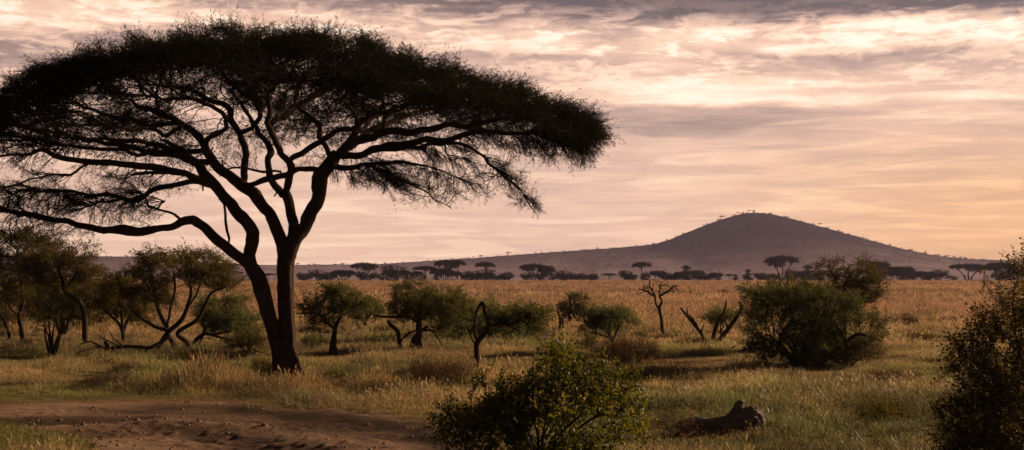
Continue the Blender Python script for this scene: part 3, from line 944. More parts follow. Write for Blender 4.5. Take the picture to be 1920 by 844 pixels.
# (part, depth start, depth end, polyline px)
TR_POLY = [
    ('trunk', 0, 0, [(547, 722, 56), (546, 704, 45), (545, 684, 37), (542, 655, 33), (538, 600, 32), (536, 560, 33), (535, 520, 33), (536, 490, 35), (537, 470, 30), (538, 462, 20)]),
    ('trunk', 0.05, -0.4, [(533, 720, 36), (529, 698, 31), (521, 655, 28), (509, 612, 29), (501, 582, 31), (492, 550, 33), (484, 524, 33), (475, 505, 28), (470, 494, 18)]),
    ('limb', -0.4, -2.5, [(482, 522, 26), (468, 502, 24), (450, 484, 21), (428, 466, 20), (404, 442, 19), (386, 424, 19), (366, 414, 18), (345, 416, 15), (320, 425, 13), (290, 429, 13), (255, 432, 17), (230, 430, 18), (205, 431, 13), (165, 424, 11), (125, 416, 10), (70, 404, 10), (30, 399, 9), (-90, 385, 6)]),
    ('limb', -1.6, -3.0, [(341, 414, 6), (328, 402, 5), (312, 399, 5), (294, 395, 5), (280, 388, 5), (272, 378, 5), (268, 366, 4)]),
    ('limb', -2.0, -2.6, [(292, 394, 4), (300, 386, 3), (312, 381, 2)]),
    ('limb', -0.4, -0.6, [(484, 524, 28), (474, 502, 26), (470, 480, 24), (473, 455, 24), (471, 430, 23), (458, 410, 22), (444, 396, 21), (432, 380, 21), (416, 368, 20), (402, 350, 20), (386, 332, 18), (362, 300, 15), (335, 276, 10), (300, 262, 6)]),
    ('limb', -0.6, -5.0, [(394, 342, 14), (366, 334, 12), (340, 322, 12), (300, 316, 12), (262, 314, 12), (215, 306, 11), (180, 303, 11), (140, 299, 10), (105, 292, 9), (85, 284, 8), (60, 290, 6), (20, 291, 5), (-70, 296, 4)]),
    ('limb', -0.6, -3.4, [(398, 348, 12), (362, 341, 10), (325, 349, 10), (290, 356, 9), (268, 368, 10), (240, 372, 9), (205, 367, 8), (165, 368, 6), (120, 359, 6), (60, 358, 5), (20, 364, 3)]),
    ('limb', -2.2, -3.6, [(238, 371, 6), (210, 376, 5), (190, 377, 5), (170, 384, 4), (150, 395, 2)]),
    ('limb', -1.6, -2.4, [(366, 330, 9), (330, 322, 8), (290, 324, 7), (262, 324, 6), (240, 330, 5)]),
    ('limb', -3.0, -4.5, [(166, 307, 5), (148, 314, 5), (132, 324, 5), (112, 330, 5), (80, 334, 4), (50, 342, 4), (0, 348, 4), (-40, 352, 3)]),
    ('limb', 0, 0.8, [(538, 492, 26), (533, 468, 27), (524, 444, 23), (512, 414, 22), (500, 394, 21), (490, 378, 20), (476, 360, 20), (458, 346, 20), (440, 336, 20), (418, 318, 18), (398, 296, 17), (385, 280, 16), (372, 258, 15), (344, 238, 13), (318, 220, 12), (297, 207, 10), (262, 200, 8), (236, 184, 6)]),
    ('limb', 0.5, 4.5, [(425, 322, 13), (396, 306, 12), (360, 302, 11), (330, 290, 10), (290, 288, 9), (250, 276, 9), (200, 268, 8), (160, 262, 6), (110, 250, 5)]),
    ('limb', 0.2, -2.0, [(385, 282, 11), (345, 284, 10), (312, 277, 10), (280, 266, 9), (250, 265, 9), (214, 266, 7), (187, 262, 7), (150, 262, 5), (100, 256, 4)]),
    ('limb', 0.4, -3.5, [(340, 238, 9), (312, 252, 8), (290, 240, 8), (266, 237, 8), (240, 240, 7), (219, 237, 7), (195, 234, 6), (160, 216, 5), (131, 203, 4)]),
    ('limb', 0.4, 3.0, [(456, 348, 13), (456, 330, 13), (457, 300, 13), (456, 268, 13), (450, 246, 12), (436, 232, 12), (430, 214, 11), (424, 200, 11), (406, 190, 10), (378, 178, 9), (352, 165, 8), (322, 160, 7), (290, 158, 4)]),
    ('limb', 0.4, 5.0, [(452, 250, 9), (468, 240, 9), (486, 222, 10), (480, 196, 10), (466, 182, 9), (452, 170, 8), (438, 160, 8), (424, 146, 7), (410, 132, 5)]),
    ('limb', 1.0, 4.0, [(486, 216, 8), (488, 196, 8), (486, 182, 7), (478, 172, 7), (458, 160, 6), (440, 156, 4)]),
    ('limb', 0.0, -5.0, [(388, 286, 11), (392, 262, 10), (416, 248, 9), (424, 236, 9), (418, 214, 8), (396, 198, 8), (372, 190, 8), (340, 184, 7), (306, 186, 6), (270, 178, 4)]),
    ('limb', 0, 0.5, [(538, 490, 26), (545, 466, 24), (551, 444, 20), (550, 424, 19), (545, 396, 19), (538, 376, 18), (532, 362, 18)]),
    ('limb', 0.5, 3.5, [(530, 366, 14), (518, 350, 13), (508, 330, 13), (502, 312, 11), (502, 296, 11), (509, 284, 12), (500, 266, 10), (486, 250, 10), (478, 236, 8), (462, 214, 7), (450, 190, 6), (430, 170, 5)]),
    ('limb', 0.5, -3.5, [(534, 364, 14), (541, 346, 14), (543, 322, 14), (540, 304, 13), (530, 288, 12), (518, 270, 12), (508, 250, 11), (506, 228, 10), (506, 203, 9), (505, 177, 8), (519, 160, 7), (537, 147, 5)]),
    ('limb', -1.8, -4.0, [(505, 174, 6), (492, 163, 6), (476, 150, 5), (462, 132, 4)]),
    ('limb', 0.3, -1.0, [(540, 308, 11), (550, 296, 11), (564, 286, 11), (585, 276, 12), (604, 264, 12), (616, 252, 10), (632, 244, 10), (659, 240, 9), (675, 225, 8), (697, 216, 6), (730, 204, 4)]),
    ('limb', 0.6, 4.0, [(508, 232, 12), (520, 224, 12), (537, 216, 12), (553, 200, 12), (575, 187, 11), (600, 175, 10), (628, 159, 8), (659, 150, 6), (690, 140, 4)]),
    ('limb', 2.0, 5.0, [(548, 206, 8), (552, 190, 7), (560, 170, 7), (566, 153, 5), (580, 140, 4)]),
    ('limb', 0.4, 1.0, [(618, 296, 10), (612, 276, 10), (600, 258, 10), (597, 238, 9), (590, 226, 9), (578, 214, 8), (560, 204, 7), (556, 190, 5)]),
    ('limb', 0, 0.6, [(538, 492, 28), (545, 470, 29), (556, 449, 27), (568, 430, 26), (578, 412, 26), (588, 390, 27), (597, 363, 29), (603, 335, 33), (616, 312, 28), (634, 290, 24)]),
    ('limb', 0.5, 0.2, [(604, 322, 12), (588, 317, 11), (572, 319, 10), (556, 318, 10), (540, 326, 11), (520, 332, 11), (496, 336, 11), (470, 342, 9), (448, 344, 7)]),
    ('limb', 0.2, -0.6, [(528, 322, 5), (508, 320, 5), (492, 322, 5), (470, 318, 4), (452, 314, 4), (436, 314, 4), (424, 319, 3)]),
    ('limb', 0.6, -2.5, [(634, 290, 19), (652, 272, 17), (676, 262, 16), (705, 256, 15), (735, 246, 14), (765, 246, 13), (800, 242, 12), (845, 234, 11), (885, 236, 10), (930, 226, 9), (975, 222, 7), (1020, 212, 6), (1080, 218, 4)]),
    ('limb', 0.6, 4.5, [(644, 284, 14), (672, 262, 12), (700, 244, 12), (740, 228, 10), (775, 216, 9), (810, 206, 8), (860, 198, 7), (900, 188, 6), (950, 188, 4)]),
    ('limb', 0.6, -6.0, [(656, 272, 13), (664, 250, 12), (667, 236, 11), (669, 222, 10), (660, 206, 9), (650, 194, 8), (644, 181, 7), (656, 158, 6), (676, 140, 5), (710, 118, 4)]),
    ('limb', 0.6, 1.6, [(670, 238, 10), (684, 226, 9), (697, 219, 9), (715, 212, 8), (735, 210, 7), (765, 200, 6), (800, 178, 4)]),
    ('limb', 0.6, -3.0, [(716, 252, 7), (719, 237, 7), (722, 222, 7), (732, 208, 6), (752, 196, 5), (790, 172, 4)]),
    ('limb', 0.6, 6.5, [(642, 284, 12), (660, 256, 11), (684, 236, 10), (700, 215, 9), (718, 200, 8), (712, 176, 7), (700, 160, 5)]),
    ('limb', 0.6, -1.0, [(640, 292, 14), (672, 288, 13), (700, 282, 13), (728, 272, 13), (760, 268, 12), (800, 264, 12), (840, 262, 11), (880, 252, 10), (920, 246, 9), (950, 250, 8), (980, 250, 7), (1010, 244, 6), (1060, 246, 4)]),
    ('limb', 0.3, -2.0, [(700, 284, 8), (728, 280, 8), (760, 279, 8), (788, 275, 7), (812, 267, 7), (835, 270, 6), (857, 270, 6), (885, 278, 6), (902, 293, 5), (913, 307, 5), (928, 316, 5), (941, 328, 5), (962, 345, 4), (980, 362, 3), (990, 380, 3), (1003, 399, 2)]),
    ('limb', -0.5, -1.0, [(834, 269, 3), (837, 284, 3), (845, 298, 2.5), (852, 312, 2)]),
    ('limb', 0.6, -1.5, [(628, 312, 11), (646, 315, 10), (670, 311, 9), (694, 306, 8), (722, 307, 7), (754, 303, 6), (797, 309, 4), (830, 322, 3), (860, 330, 2)]),
    ('limb', 0.3, -2.4, [(684, 310, 5), (705, 318, 4), (735, 337, 4), (757, 344, 4), (779, 353, 3), (800, 358, 3), (822, 376, 2), (848, 392, 2)]),
    ('limb', -1.5, -2.0, [(411, 372, 5), (419, 384, 5), (424, 398, 5), (427, 420, 5), (429, 440, 5), (430, 462, 5)]),
    ('limb', 0.2, 2.5, [(362, 300, 8), (330, 284, 8), (300, 282, 7), (262, 290, 7), (225, 281, 7), (175, 278, 6), (134, 274, 5), (78, 268, 4)]),
    ('limb', 0.2, -1.6, [(297, 207, 8), (290, 184, 8), (262, 160, 7), (240, 140, 6), (205, 120, 4)]),
    ('limb', 0.4, 3.0, [(330, 230, 9), (281, 234, 9), (250, 224, 8), (219, 222, 8), (188, 210, 7), (156, 200, 6), (125, 184, 4), (80, 170, 3)]),
]


def poly_world(e):
    part, d0, d1, pts = e
    m = len(pts); out = []
    for i, (px, py, w) in enumerate(pts):
        Y = by + d0 + (d1 - d0) * (i / (m - 1)) ** 1.2
        q = P(px, py, Y) - BASE
        if i == m - 1 and w < 10 and part == 'limb': w = min(w, 3)
        out.append([*q, w * 0.5 * Y / F])
    return np.array(out)


sk = Skel(); limb_geo = {}
for i, e in enumerate(TR_POLY):
    pl = poly_world(e)
    if i < 2: pl[0, 2] = -0.12; pl[:, 3] *= 0.86
    big = i < 2
    dn = densify(pl, 0.12 if big else 0.15, 0.0 if big else 0.09)
    if not big: dn[:, 3] *= 1 + 0.12 * fbm(np.arange(len(dn)) * .5, np.arange(len(dn)) * 0 + i, 0, i, 2)
    part = 0 if e[0] == 'trunk' else i
    sk.add_poly(dn, part, attach=i > 1)
    k = 32 if big else (14 if dn[0, 3] > 0.1 else 8)
    V, Q, T = chain_tube(dn, k, 0.26 if big else 0.16, i * 3, 0.55 if big else 0.0)
    limb_geo.setdefault(part, Geo()).add(V, Q, T)
# a root buttress on the right of the trunk
for pts in ([(545, 640, 6), (550, 664, 16), (557, 686, 20), (568, 704, 17), (592, 718, 8)], [(530, 640, 6), (535, 665, 18), (537, 690, 24), (538, 722, 30)], [(529, 676, 6), (527, 698, 18), (522, 710, 14), (514, 720, 8)], [(545, 670, 6), (546, 692, 20), (544, 706, 22), (543, 720, 18)]):
    pl = poly_world(('trunk', -0.15, -0.45, pts)); V, Q, T = chain_tube(densify(pl, 0.06, 0.02), 14, 0.3, 5); limb_geo[0].add(V, Q, T)


def dome_top(x, y):
    """crown's upper surface (local metres above the base) from the outline seen in profile"""
    px = np.array([-190, -90, 0, 35, 90, 180, 250, 300, 380, 450, 540, 640, 700, 800, 880, 950, 1000, 1080, 1125, 1145])
    py = np.array([235, 190, 152, 116, 108, 78, 58, 48, 36, 36, 44, 52, 68, 92, 112, 145, 165, 188, 212, 245])
    X = (px - 545) / F * by; Z = P(960, 0, by)[2] * 0 + (514 - py) / F * by + CAMZ - bz
    zt = np.interp(x, X, Z, left=4.5, right=4.5)
    # the edge runs round in depth
    return zt


RX0, RX1, RYD = -11.3, 8.95, 8.0


def crown_pts(n):
    x = rng.uniform(RX0, RX1, n * 3); y = rng.uniform(-RYD, RYD, n * 3)
    cx = (RX0 + RX1) / 2; rx = (RX1 - RX0) / 2
    e = ((x - cx) / rx) ** 2 + (y / RYD) ** 2
    x, y, e = x[e < 1], y[e < 1], e[e < 1]
    q = 1 - 0.30 * (y / RYD) ** 2
    xo = x + by * 0
    xo = ((x + bx) * by / (by + y)) - bx          # where this spot lies on the profile
    zt = (dome_top(xo, y) + bz - CAMZ) * np.minimum(1.0, (by + y) / by) + CAMZ - bz
    # keep the outline in profile: the middle depth is highest
    zt = zt - np.where(y < 0, 0.9, 2.2) * (y / RYD) ** 2 - 0.25 * np.abs(vnoise(x / 1.3, y / 1.3, 0, 51)) 
    zt = zt + 0.28 * vnoise(x / 1.1, y / 1.5, 0, 57) - 0.1
    th = 0.50 + 0.32 * vnoise(x / 1.7, y / 1.7, 0, 52)
    z = zt - 0.12 - rng.uniform(0, 1, len(x)) ** 1.2 * th
    return np.stack([x, y, z], -1)[:n]


def cut(p, sc, thr, seed):
    f = fbm(p[:, 0] / sc, p[:, 1] / sc, p[:, 2] / (sc * 0.35), seed, 2)
    return p[f > thr]


shell = cut(crown_pts(15000), 1.25, -0.06, 31)
att = [shell]


def box_blob(cx, cy, rx, ry, dz, dr, n, thr=-0.05, seed=1):
    Y = by + dz; c = P(cx, cy, Y) - BASE; s = Y / F
    q = unit(rng.normal(0, 1, (n, 3))) * rng.uniform(0, 1, (n, 1)) ** 0.45
    p = c + q * np.array([rx * s, dr, ry * s])
    return cut(p, 1.1, thr, seed)


INNER = [  # tiers below the roof of the crown (photo pixels, depth)
    (70, 225, 190, 42, -1.0, 3.4, 1900), (60, 262, 170, 22, -3.5, 1.6, 700), (250, 215, 150, 34, -4.0, 2.4, 1000), (240, 262, 170, 26, 2.5, 2.6, 1100),
    (300, 285, 110, 14, -2.5, 1.2, 420), (530, 240, 100, 16, -1.0, 1.8, 560), (580, 200, 150, 30, 4.0, 2.0, 800), (760, 190, 130, 30, -4.5, 2.0, 950),
    (900, 215, 160, 28, 0, 3.2, 1500), (1040, 228, 80, 30, -1.0, 2.2, 900), (690, 180, 120, 30, 2.0, 2.0, 700),
    (1090, 262, 42, 34, -1.5, 1.2, 420), (440, 175, 160, 26, -3.0, 2.2, 700), (330, 120, 200, 30, -5.0, 1.8, 700), (650, 120, 200, 30, -5.0, 1.8, 700),
]
for i, b in enumerate(INNER):
    b = (*b[:6], int(b[6] * (0.85 if b[0] < 320 else 0.7))); att.append(box_blob(*b, thr=0.11, seed=60 + i))
SK = [  # thin skirts of drooping or low twigs
    (60, 385, 140, 32, -2.9, 0.9, 620), (190, 372, 90, 22, -2.8, 0.7, 240), (90, 432, 110, 16, -2.6, 0.6, 220), (250, 398, 70, 26, -2.0, 0.6, 160), (215, 325, 60, 20, -2, .8, 130), (300, 350, 70, 14, -1.0, .6, 130),
    (740, 322, 95, 26, -1.2, 1.0, 560), (810, 350, 70, 28, -2.0, 0.8, 300), (900, 335, 60, 32, -1.6, 0.7, 190), (975, 362, 32, 34, -2.0, 0.35, 170), (940, 322, 45, 10, -1.8, .4, 80),
    (1010, 280, 70, 16, -1.0, 0.8, 160), (1095, 282, 30, 24, -1.4, 0.6, 160), (660, 330, 40, 22, 0.2, 0.6, 90), (430, 290, 60, 16, 0, .6, 90), (600, 300, 60, 14, .5, .6, 90),
]
att2 = []
for i, b in enumerate(SK):
    Y = by + b[4]; c = P(b[0], b[1], Y) - BASE; s = Y / F
    q = unit(rng.normal(0, 1, (b[6], 3))) * rng.uniform(0, 1, (b[6], 1)) ** 0.5
    q = q[: int(len(q) * .45)]
    att2.append(c + q * np.array([b[2] * s, b[5], b[3] * s]))
A1 = np.concatenate(att); A2 = np.concatenate(att2)
ZS = np.array([1, 1, 1.8])   # branches reach sideways rather than up or down
sk.pos = [q * ZS for q in sk.pos]; A1 = A1 * ZS
sk.grow(A1, 0.19, 0.20, infl=2.2, iters=90, bias=(0, 0, 0.05), jit=0.22, minstart=lambda p, r: (p[:, 2] > 4.6 * 1.8) & (r < 0.22))
sk.pos = sk.pos / ZS; sk.dirs = unit(sk.dirs / ZS)
n_main = len(sk.pos)
# the skirts grow from the traced limbs and end as hanging sprays
sk.par = list(sk.par); sk.part = list(sk.part); sk.r = list(sk.r0); sk.traced = list(sk.traced); sk.pos = list(sk.pos)
tr_now = np.array(sk.traced)
npos = len(sk.pos)
sk2_tr = tr_now.copy()
# grow() marks everything already present as a possible start: restrict to traced wood near the skirts
keep_r0 = np.array(sk.r)
sk.grow(A2, 0.14, 0.17, infl=1.4, iters=70, bias=(0, 0, -0.03), jit=0.12, momentum=1.0, minstart=lambda p, r: tr_now & (r < 0.16) & (p[:, 2] > 3.6))
sk.traced[:npos] = sk2_tr
sk.finish(0.0085, 2.25)
ng = np.nonzero(~sk.traced)[0]
rp = np.minimum(sk.rad[sk.par[ng]], sk.rad[ng] * 1.2)
prt = sk.part[ng]
# snapped stubs on the old wood, each part of its limb
st = np.nonzero(sk.traced & (sk.rad > .05) & (sk.pos[:, 2] > 2.2))[0]; st = rng.choice(st, 46, replace=False)
sd_ = unit(rng.normal(0, 1, (46, 3)) + np.array([0, 0, .4])); ls = rng.uniform(.04, .2, 46)[:, None] + sk.rad[st][:, None]
for q_ in range(46):
    V, Q = seg_tubes(sk.pos[st[q_:q_ + 1]], sk.pos[st[q_:q_ + 1]] + sd_[q_:q_ + 1] * ls[q_:q_ + 1], np.full(1, .035), rng.uniform(.012, .024, 1), 6)
    limb_geo[sk.part[st[q_]]].add(V, Q)
for part in sorted(limb_geo):
    mk = prt == part
    if mk.any():
        i = ng[mk]
        big = sk.rad[i] > 0.03
        for sel, k in ((big, 7), (~big, 4)):
            if sel.any():
                V, Q = seg_tubes(sk.pos[sk.par[i[sel]]], sk.pos[i[sel]], rp[mk][sel], sk.rad[i[sel]], k)
                limb_geo[part].add(V, Q)
    limb_geo[part].build('trunk' if part == 0 else 'limb', M_BARK, acacia)
thin = ng[sk.rad[ng] < 0.022]
thin = thin[(sk.pos[thin, 2] > 3.0)]
low = thin >= n_main
z_rel = sk.pos[thin, 2] - dome_top(sk.pos[thin, 0], 0)
g = Geo()
roof = thin[~low]
rp_ = sk.pos[roof]; xo_ = (rp_[:, 0] + bx) * by / (by + rp_[:, 1]) - bx
top_h = (dome_top(xo_, 0) + bz - CAMZ) * np.minimum(1.0, (by + rp_[:, 1]) / by) + CAMZ - bz - np.where(rp_[:, 1] < 0, 0.9, 2.2) * (rp_[:, 1] / RYD) ** 2 - rp_[:, 2]
cnt = np.where(top_h < 0.72, 5, np.where(rng.uniform(0, 1, len(roof)) < 0.6, 1, 2))
pr = np.repeat(roof, cnt)
pos = sk.pos[pr] + rng.normal(0, 0.09, (len(pr), 3))
out_dir = np.stack([pos[:, 0] / 9, pos[:, 1] / 9, np.full(len(pos), 0.12) - 0.45 * (np.hypot(pos[:, 0] + 1, pos[:, 1]) / 9.5) ** 2], -1)
dr = sk.dirs[pr] * 0.8 + out_dir * 1.1 + rng.normal(0, 1, pos.shape) * np.array([.55, .55, .32])
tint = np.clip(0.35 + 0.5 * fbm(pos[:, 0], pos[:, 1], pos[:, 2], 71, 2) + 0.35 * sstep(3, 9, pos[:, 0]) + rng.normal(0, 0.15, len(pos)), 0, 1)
V, T, A = sprigs(SP_FINE, pos, dr, rng.uniform(0.7, 1.35, len(pos)), tint)
g.add(V, None, T, A)
# long loose twigs standing out of the upper surface
fr = roof[(top_h < 0.35) & (rng.uniform(0, 1, len(roof)) < 0.5)]
pos = sk.pos[fr]; dr = sk.dirs[fr] * 0.5 + np.stack([pos[:, 0] / 7, pos[:, 1] / 9, np.full(len(fr), 0.35)], -1) + rng.normal(0, .5, pos.shape)
V, T, A = sprigs(SP_SPARSE, pos, dr, rng.uniform(1.0, 1.9, len(fr)), rng.uniform(0, .5, len(fr)))
g.add(V, None, T, A)
pl2 = np.repeat(thin[low], 3)
pos = sk.pos[pl2] + rng.normal(0, 0.05, (len(pl2), 3))
right = sstep(0, 1.5, pos[:, 0])
dr = sk.dirs[pl2] * 0.8 + np.stack([0.35 * right - 0.3 * (1 - right), 0 * right, -0.25 * right + 0.15 * (1 - right)], -1) + rng.normal(0, 0.4, pos.shape)
V, T, A = sprigs(SP_SPARSE + SP_FINE[:3], pos, dr, rng.uniform(0.5, 1.0, len(pos)), rng.uniform(0, 0.8, len(pos)))
g.add(V, None, T, A)
# leafy sprays that sweep out and droop from the lower limbs
tw = sk.pos[sk.traced]; SPRAY = [((655, 312), (860, 345), 62, 1.15, (.9, 0, -.32), .6), ((900, 293), (1002, 397), 34, .62, (.8, 0, -.35), -.6), ((985, 240), (1128, 236), 74, .95, (.75, 0, -.45), -.8),
    ((800, 266), (980, 252), 30, .6, (.6, 0, -.6), .3), ((330, 352), (30, 362), 60, .9, (-.85, 0, .12), -2.9), ((230, 428), (-60, 388), 66, .9, (-.8, 0, .30), -2.9), ((380, 338), (230, 330), 22, .6, (-.7, 0, -.35), -2),
    ((600, 300), (690, 300), 18, .6, (.3, 0, -.8), .4), ((280, 300), (40, 290), 26, .6, (-.6, 0, -.5), -4)]
ga = Geo(); pp = []; dd = []
for (x0_, y0_), (x1_, y1_), n_, L_, d_, dep in SPRAY:
    for _ in range(n_):
        t_ = rng.uniform(); c = P(x0_ + (x1_ - x0_) * t_, y0_ + (y1_ - y0_) * t_, by + dep) - BASE + rng.normal(0, .25, 3) * np.array([.3, 1.5, .3])
        q = tw[np.argmin(np.linalg.norm(tw - c, axis=1))].copy()
        d = unit(np.array(d_) + rng.normal(0, .22, 3) * np.array([1, 1.6, 1])); m_ = max(4, int(L_ * rng.uniform(.5, 1.25) / .09)); ch = [q]
        for k_ in range(m_):
            d = unit(d + np.array([0, 0, -.035]) + rng.normal(0, .09, 3)); ch.append(ch[-1] + d * .09)
            if k_ > 1:
                for _r in range(3):
                    pp.append(ch[-1]); dd.append(unit(d + rng.normal(0, .42, 3)))
        ch = np.array(ch); r_ = np.linspace(.017, .007, len(ch)); V, Q = seg_tubes(ch[:-1], ch[1:], r_[:-1], r_[1:], 3); ga.add(V, Q)
V, T, A = sprigs(SP_SPARSE + SP_FINE[:4], np.array(pp), np.array(dd), rng.uniform(.5, .95, len(pp)), rng.uniform(0, .9, len(pp)))
g.add(V, None, T, A)
for V_, Q_ in zip(ga.V, ga.Q): pass
g.add(np.concatenate(ga.V), np.concatenate(ga.Q))
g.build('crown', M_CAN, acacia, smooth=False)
print('ACACIA nodes', len(sk.pos), 'sprigs', len(pr), 'skirt', len(pl2), 'roof', len(roof))


# ------------------------------------------------------------------ thorn trees and shrubs of the middle distance
LEFTG = 'thorn trees left of the big acacia'
# far left
build_plant('thorn_tree', (46, 645), [(0, 0, 0, [(46, 648, 10), (40, 620, 9), (36, 590, 8), (44, 560, 7), (38, 520, 5), (30, 480, 3)]), (0, 0, .8, [(40, 600, 6), (18, 575, 5), (8, 540, 4)]), (0, 0, -.8, [(20, 640, 7), (14, 615, 6), (2, 590, 4)])],
            [(15, 470, 85, 40, 0, 1.6, 1.5), (60, 455, 60, 22, 0.5, 1.3), (10, 530, 60, 40, 0, 1.4), (60, 545, 30, 30, -.6, .9, .5), (10, 590, 40, 22, 0, .9, .5)],
            'tall dark thorn tree at the left border under the low acacia limb', 'tree', LEFTG, M_OLIVE, n_att=900, plates=0.42, seed=11, per=4, step=.14, kill=.22, tintb=.3)
build_plant('thorn_tree', (160, 650), [(0, 0, 0, [(160, 652, 11), (160, 620, 10), (158, 585, 10), (150, 566, 10), (134, 556, 9), (122, 545, 8), (116, 525, 7), (108, 500, 5)]), (0, 0, .5, [(154, 570, 6), (172, 560, 5), (172, 548, 3)]), (0, 0, -.6, [(122, 542, 5), (140, 515, 4), (150, 490, 3)])],
            [(125, 478, 62, 20, 0, 1.3, 1.4), (85, 500, 45, 22, .4, 1.1), (155, 512, 42, 20, -.3, 1.0), (120, 530, 50, 16, 0, .8, .6)],
            'thorn tree with bare bent trunk and layered olive crown left of the big acacia', 'tree', LEFTG, M_OLIVE, n_att=800, plates=0.45, seed=12, per=4, tintb=.5)
build_plant('shrub', (98, 672), auto_stems((98, 672), 98, 600, 6, 6, 34, 3),
            [(98, 592, 48, 34, 0, .9, 1.3), (85, 565, 34, 22, .3, .7), (120, 600, 30, 26, 0, .7)],
            'dark multi stemmed shrub in front of the thorn tree with the bent trunk', 'shrub', None, M_LEAF, n_att=600, plates=0.35, seed=13, per=1, tintb=.3)
build_plant('thorn_tree', (228, 652), [(0, 0, 0, [(229, 654, 9), (230, 630, 8), (224, 610, 6), (205, 590, 4), (190, 575, 3)]), (0, 0, .5, [(230, 628, 6), (240, 600, 5), (262, 580, 3)]), (0, 0, -.5, [(228, 620, 5), (228, 590, 4), (222, 570, 3)])],
            [(228, 568, 62, 30, 0, 1.2, 1.5), (215, 540, 44, 20, .3, 1.0), (262, 590, 32, 18, 0, .8, .6)],
            'small round thorn tree with fanned stems between two taller thorn trees', 'tree', LEFTG, M_OLIVE, n_att=700, plates=0.4, seed=14, per=4, tintb=.6)
build_plant('thorn_tree', (325, 662),
            [(0, 0, .2, [(331, 664, 10), (325, 640, 9), (316, 622, 9), (340, 600, 8), (352, 575, 7), (358, 545, 5), (350, 515, 3)]),
             (0, 0.2, 0.6, [(298, 655, 9), (306, 635, 9), (314, 618, 9), (300, 590, 7), (290, 555, 6), (285, 520, 4)]),
             (0, -.1, -.8, [(360, 660, 10), (350, 640, 9), (334, 625, 8), (370, 598, 7), (385, 570, 6), (398, 548, 5), (425, 540, 3)]),
             (0, .2, .9, [(314, 618, 6), (318, 580, 5), (330, 540, 4), (325, 505, 3)]),
             (0, .1, .5, [(314, 620, 7), (290, 612, 6), (262, 596, 5), (240, 570, 3)]),
             (0, .1, -.9, [(352, 575, 4), (370, 550, 4), (380, 520, 3)])],
            [(325, 500, 112, 30, 0, 1.9, 2.6), (275, 515, 60, 24, .4, 1.4), (395, 520, 58, 24, 0, 1.3, 1.2), (255, 545, 44, 20, .3, 1.0, .7), (320, 484, 70, 14, 0, 1.2, .8), (300, 560, 40, 26, .6, .8, .35), (430, 530, 24, 16, 0, .8, .4)],
            'broad flat topped thorn tree on several slim curving stems just left of the big acacia', 'tree', LEFTG, M_OLIVE, n_att=850, plates=0.42, seed=15, per=4, tintb=.55, step=.13)
build_plant('thorn_bush', (362, 656), [(0, 0, 0, [(360, 656, 8), (368, 636, 7), (388, 626, 5), (420, 634, 4), (452, 638, 2)]), (0, 0, .5, [(366, 640, 6), (390, 612, 5), (430, 596, 3)]), (0, 0, -.3, [(388, 628, 4), (430, 622, 3), (462, 600, 2)])],
            [(425, 598, 58, 28, 0, 1.1, 1.6), (455, 612, 34, 20, 0, .8, .7), (400, 575, 40, 16, .3, .8, .7), (440, 570, 28, 12, .2, .7, .5)],
            'low spreading pale green thorn bush leaning right towards the big acacia trunk', 'bush', None, M_LEAF_PALE, n_att=650, plates=0.4, seed=16, per=4, tintb=.5)
build_plant('bush', (462, 664), auto_stems((462, 664), 462, 640, 5, 3, 24, 5), [(462, 646, 38, 18, 0, .8, 1)],
            'low leafy bush in the grass close behind the forked trunk', 'bush', None, M_OLIVE, n_att=350, seed=17, per=4, tintb=.3)
# extra trees closing the left side behind
build_plant('thorn_tree', (118, 628), auto_stems((118, 628), 118, 560, 4, 7, 40, 9),
            [(85, 560, 80, 40, 0, 1.8, 1.4), (190, 548, 50, 34, .5, 1.5, .9), (150, 590, 50, 24, 0, 1.2, .5)],
            'hazy olive thorn tree standing behind the bent trunk thorn tree', 'tree', LEFTG, M_OLIVE, n_att=800, plates=0.4, seed=18, per=4, tintb=.75)
# fallen branch
b0 = G(204, 668)
fb = empty('fallen_branch', b0); tag(fb, 'dead branch slanting down to a broken stump left of the flat topped tree', 'dead branch')
gg = Geo()
for pts in ([(196, 640, 6), (204, 655, 10), (204, 672, 12)], [(203, 656, 9), (214, 662, 8), (220, 676, 6)], [(198, 655, 8), (230, 650, 6), (262, 651, 6), (282, 652, 6), (300, 642, 5), (318, 632, 5)],
            [(278, 652, 4), (270, 662, 3)], [(232, 650, 4), (215, 636, 2), (206, 622, 1.5)], [(198, 655, 5), (170, 640, 3), (150, 645, 2)], [(190, 650, 4), (165, 655, 2.5), (140, 662, 1.5)], [(225, 650, 3), (190, 632, 2), (176, 620, 1)]):
    pl = [[*(P(a, b_, b0[1]) - b0), w * .5 * b0[1] / F] for a, b_, w in pts]
    V, Q, T = chain_tube(densify(pl, .06, .03), 8, .15, len(pts)); gg.add(V, Q, T)
gg.build('dead_wood', M_DEAD, fb)

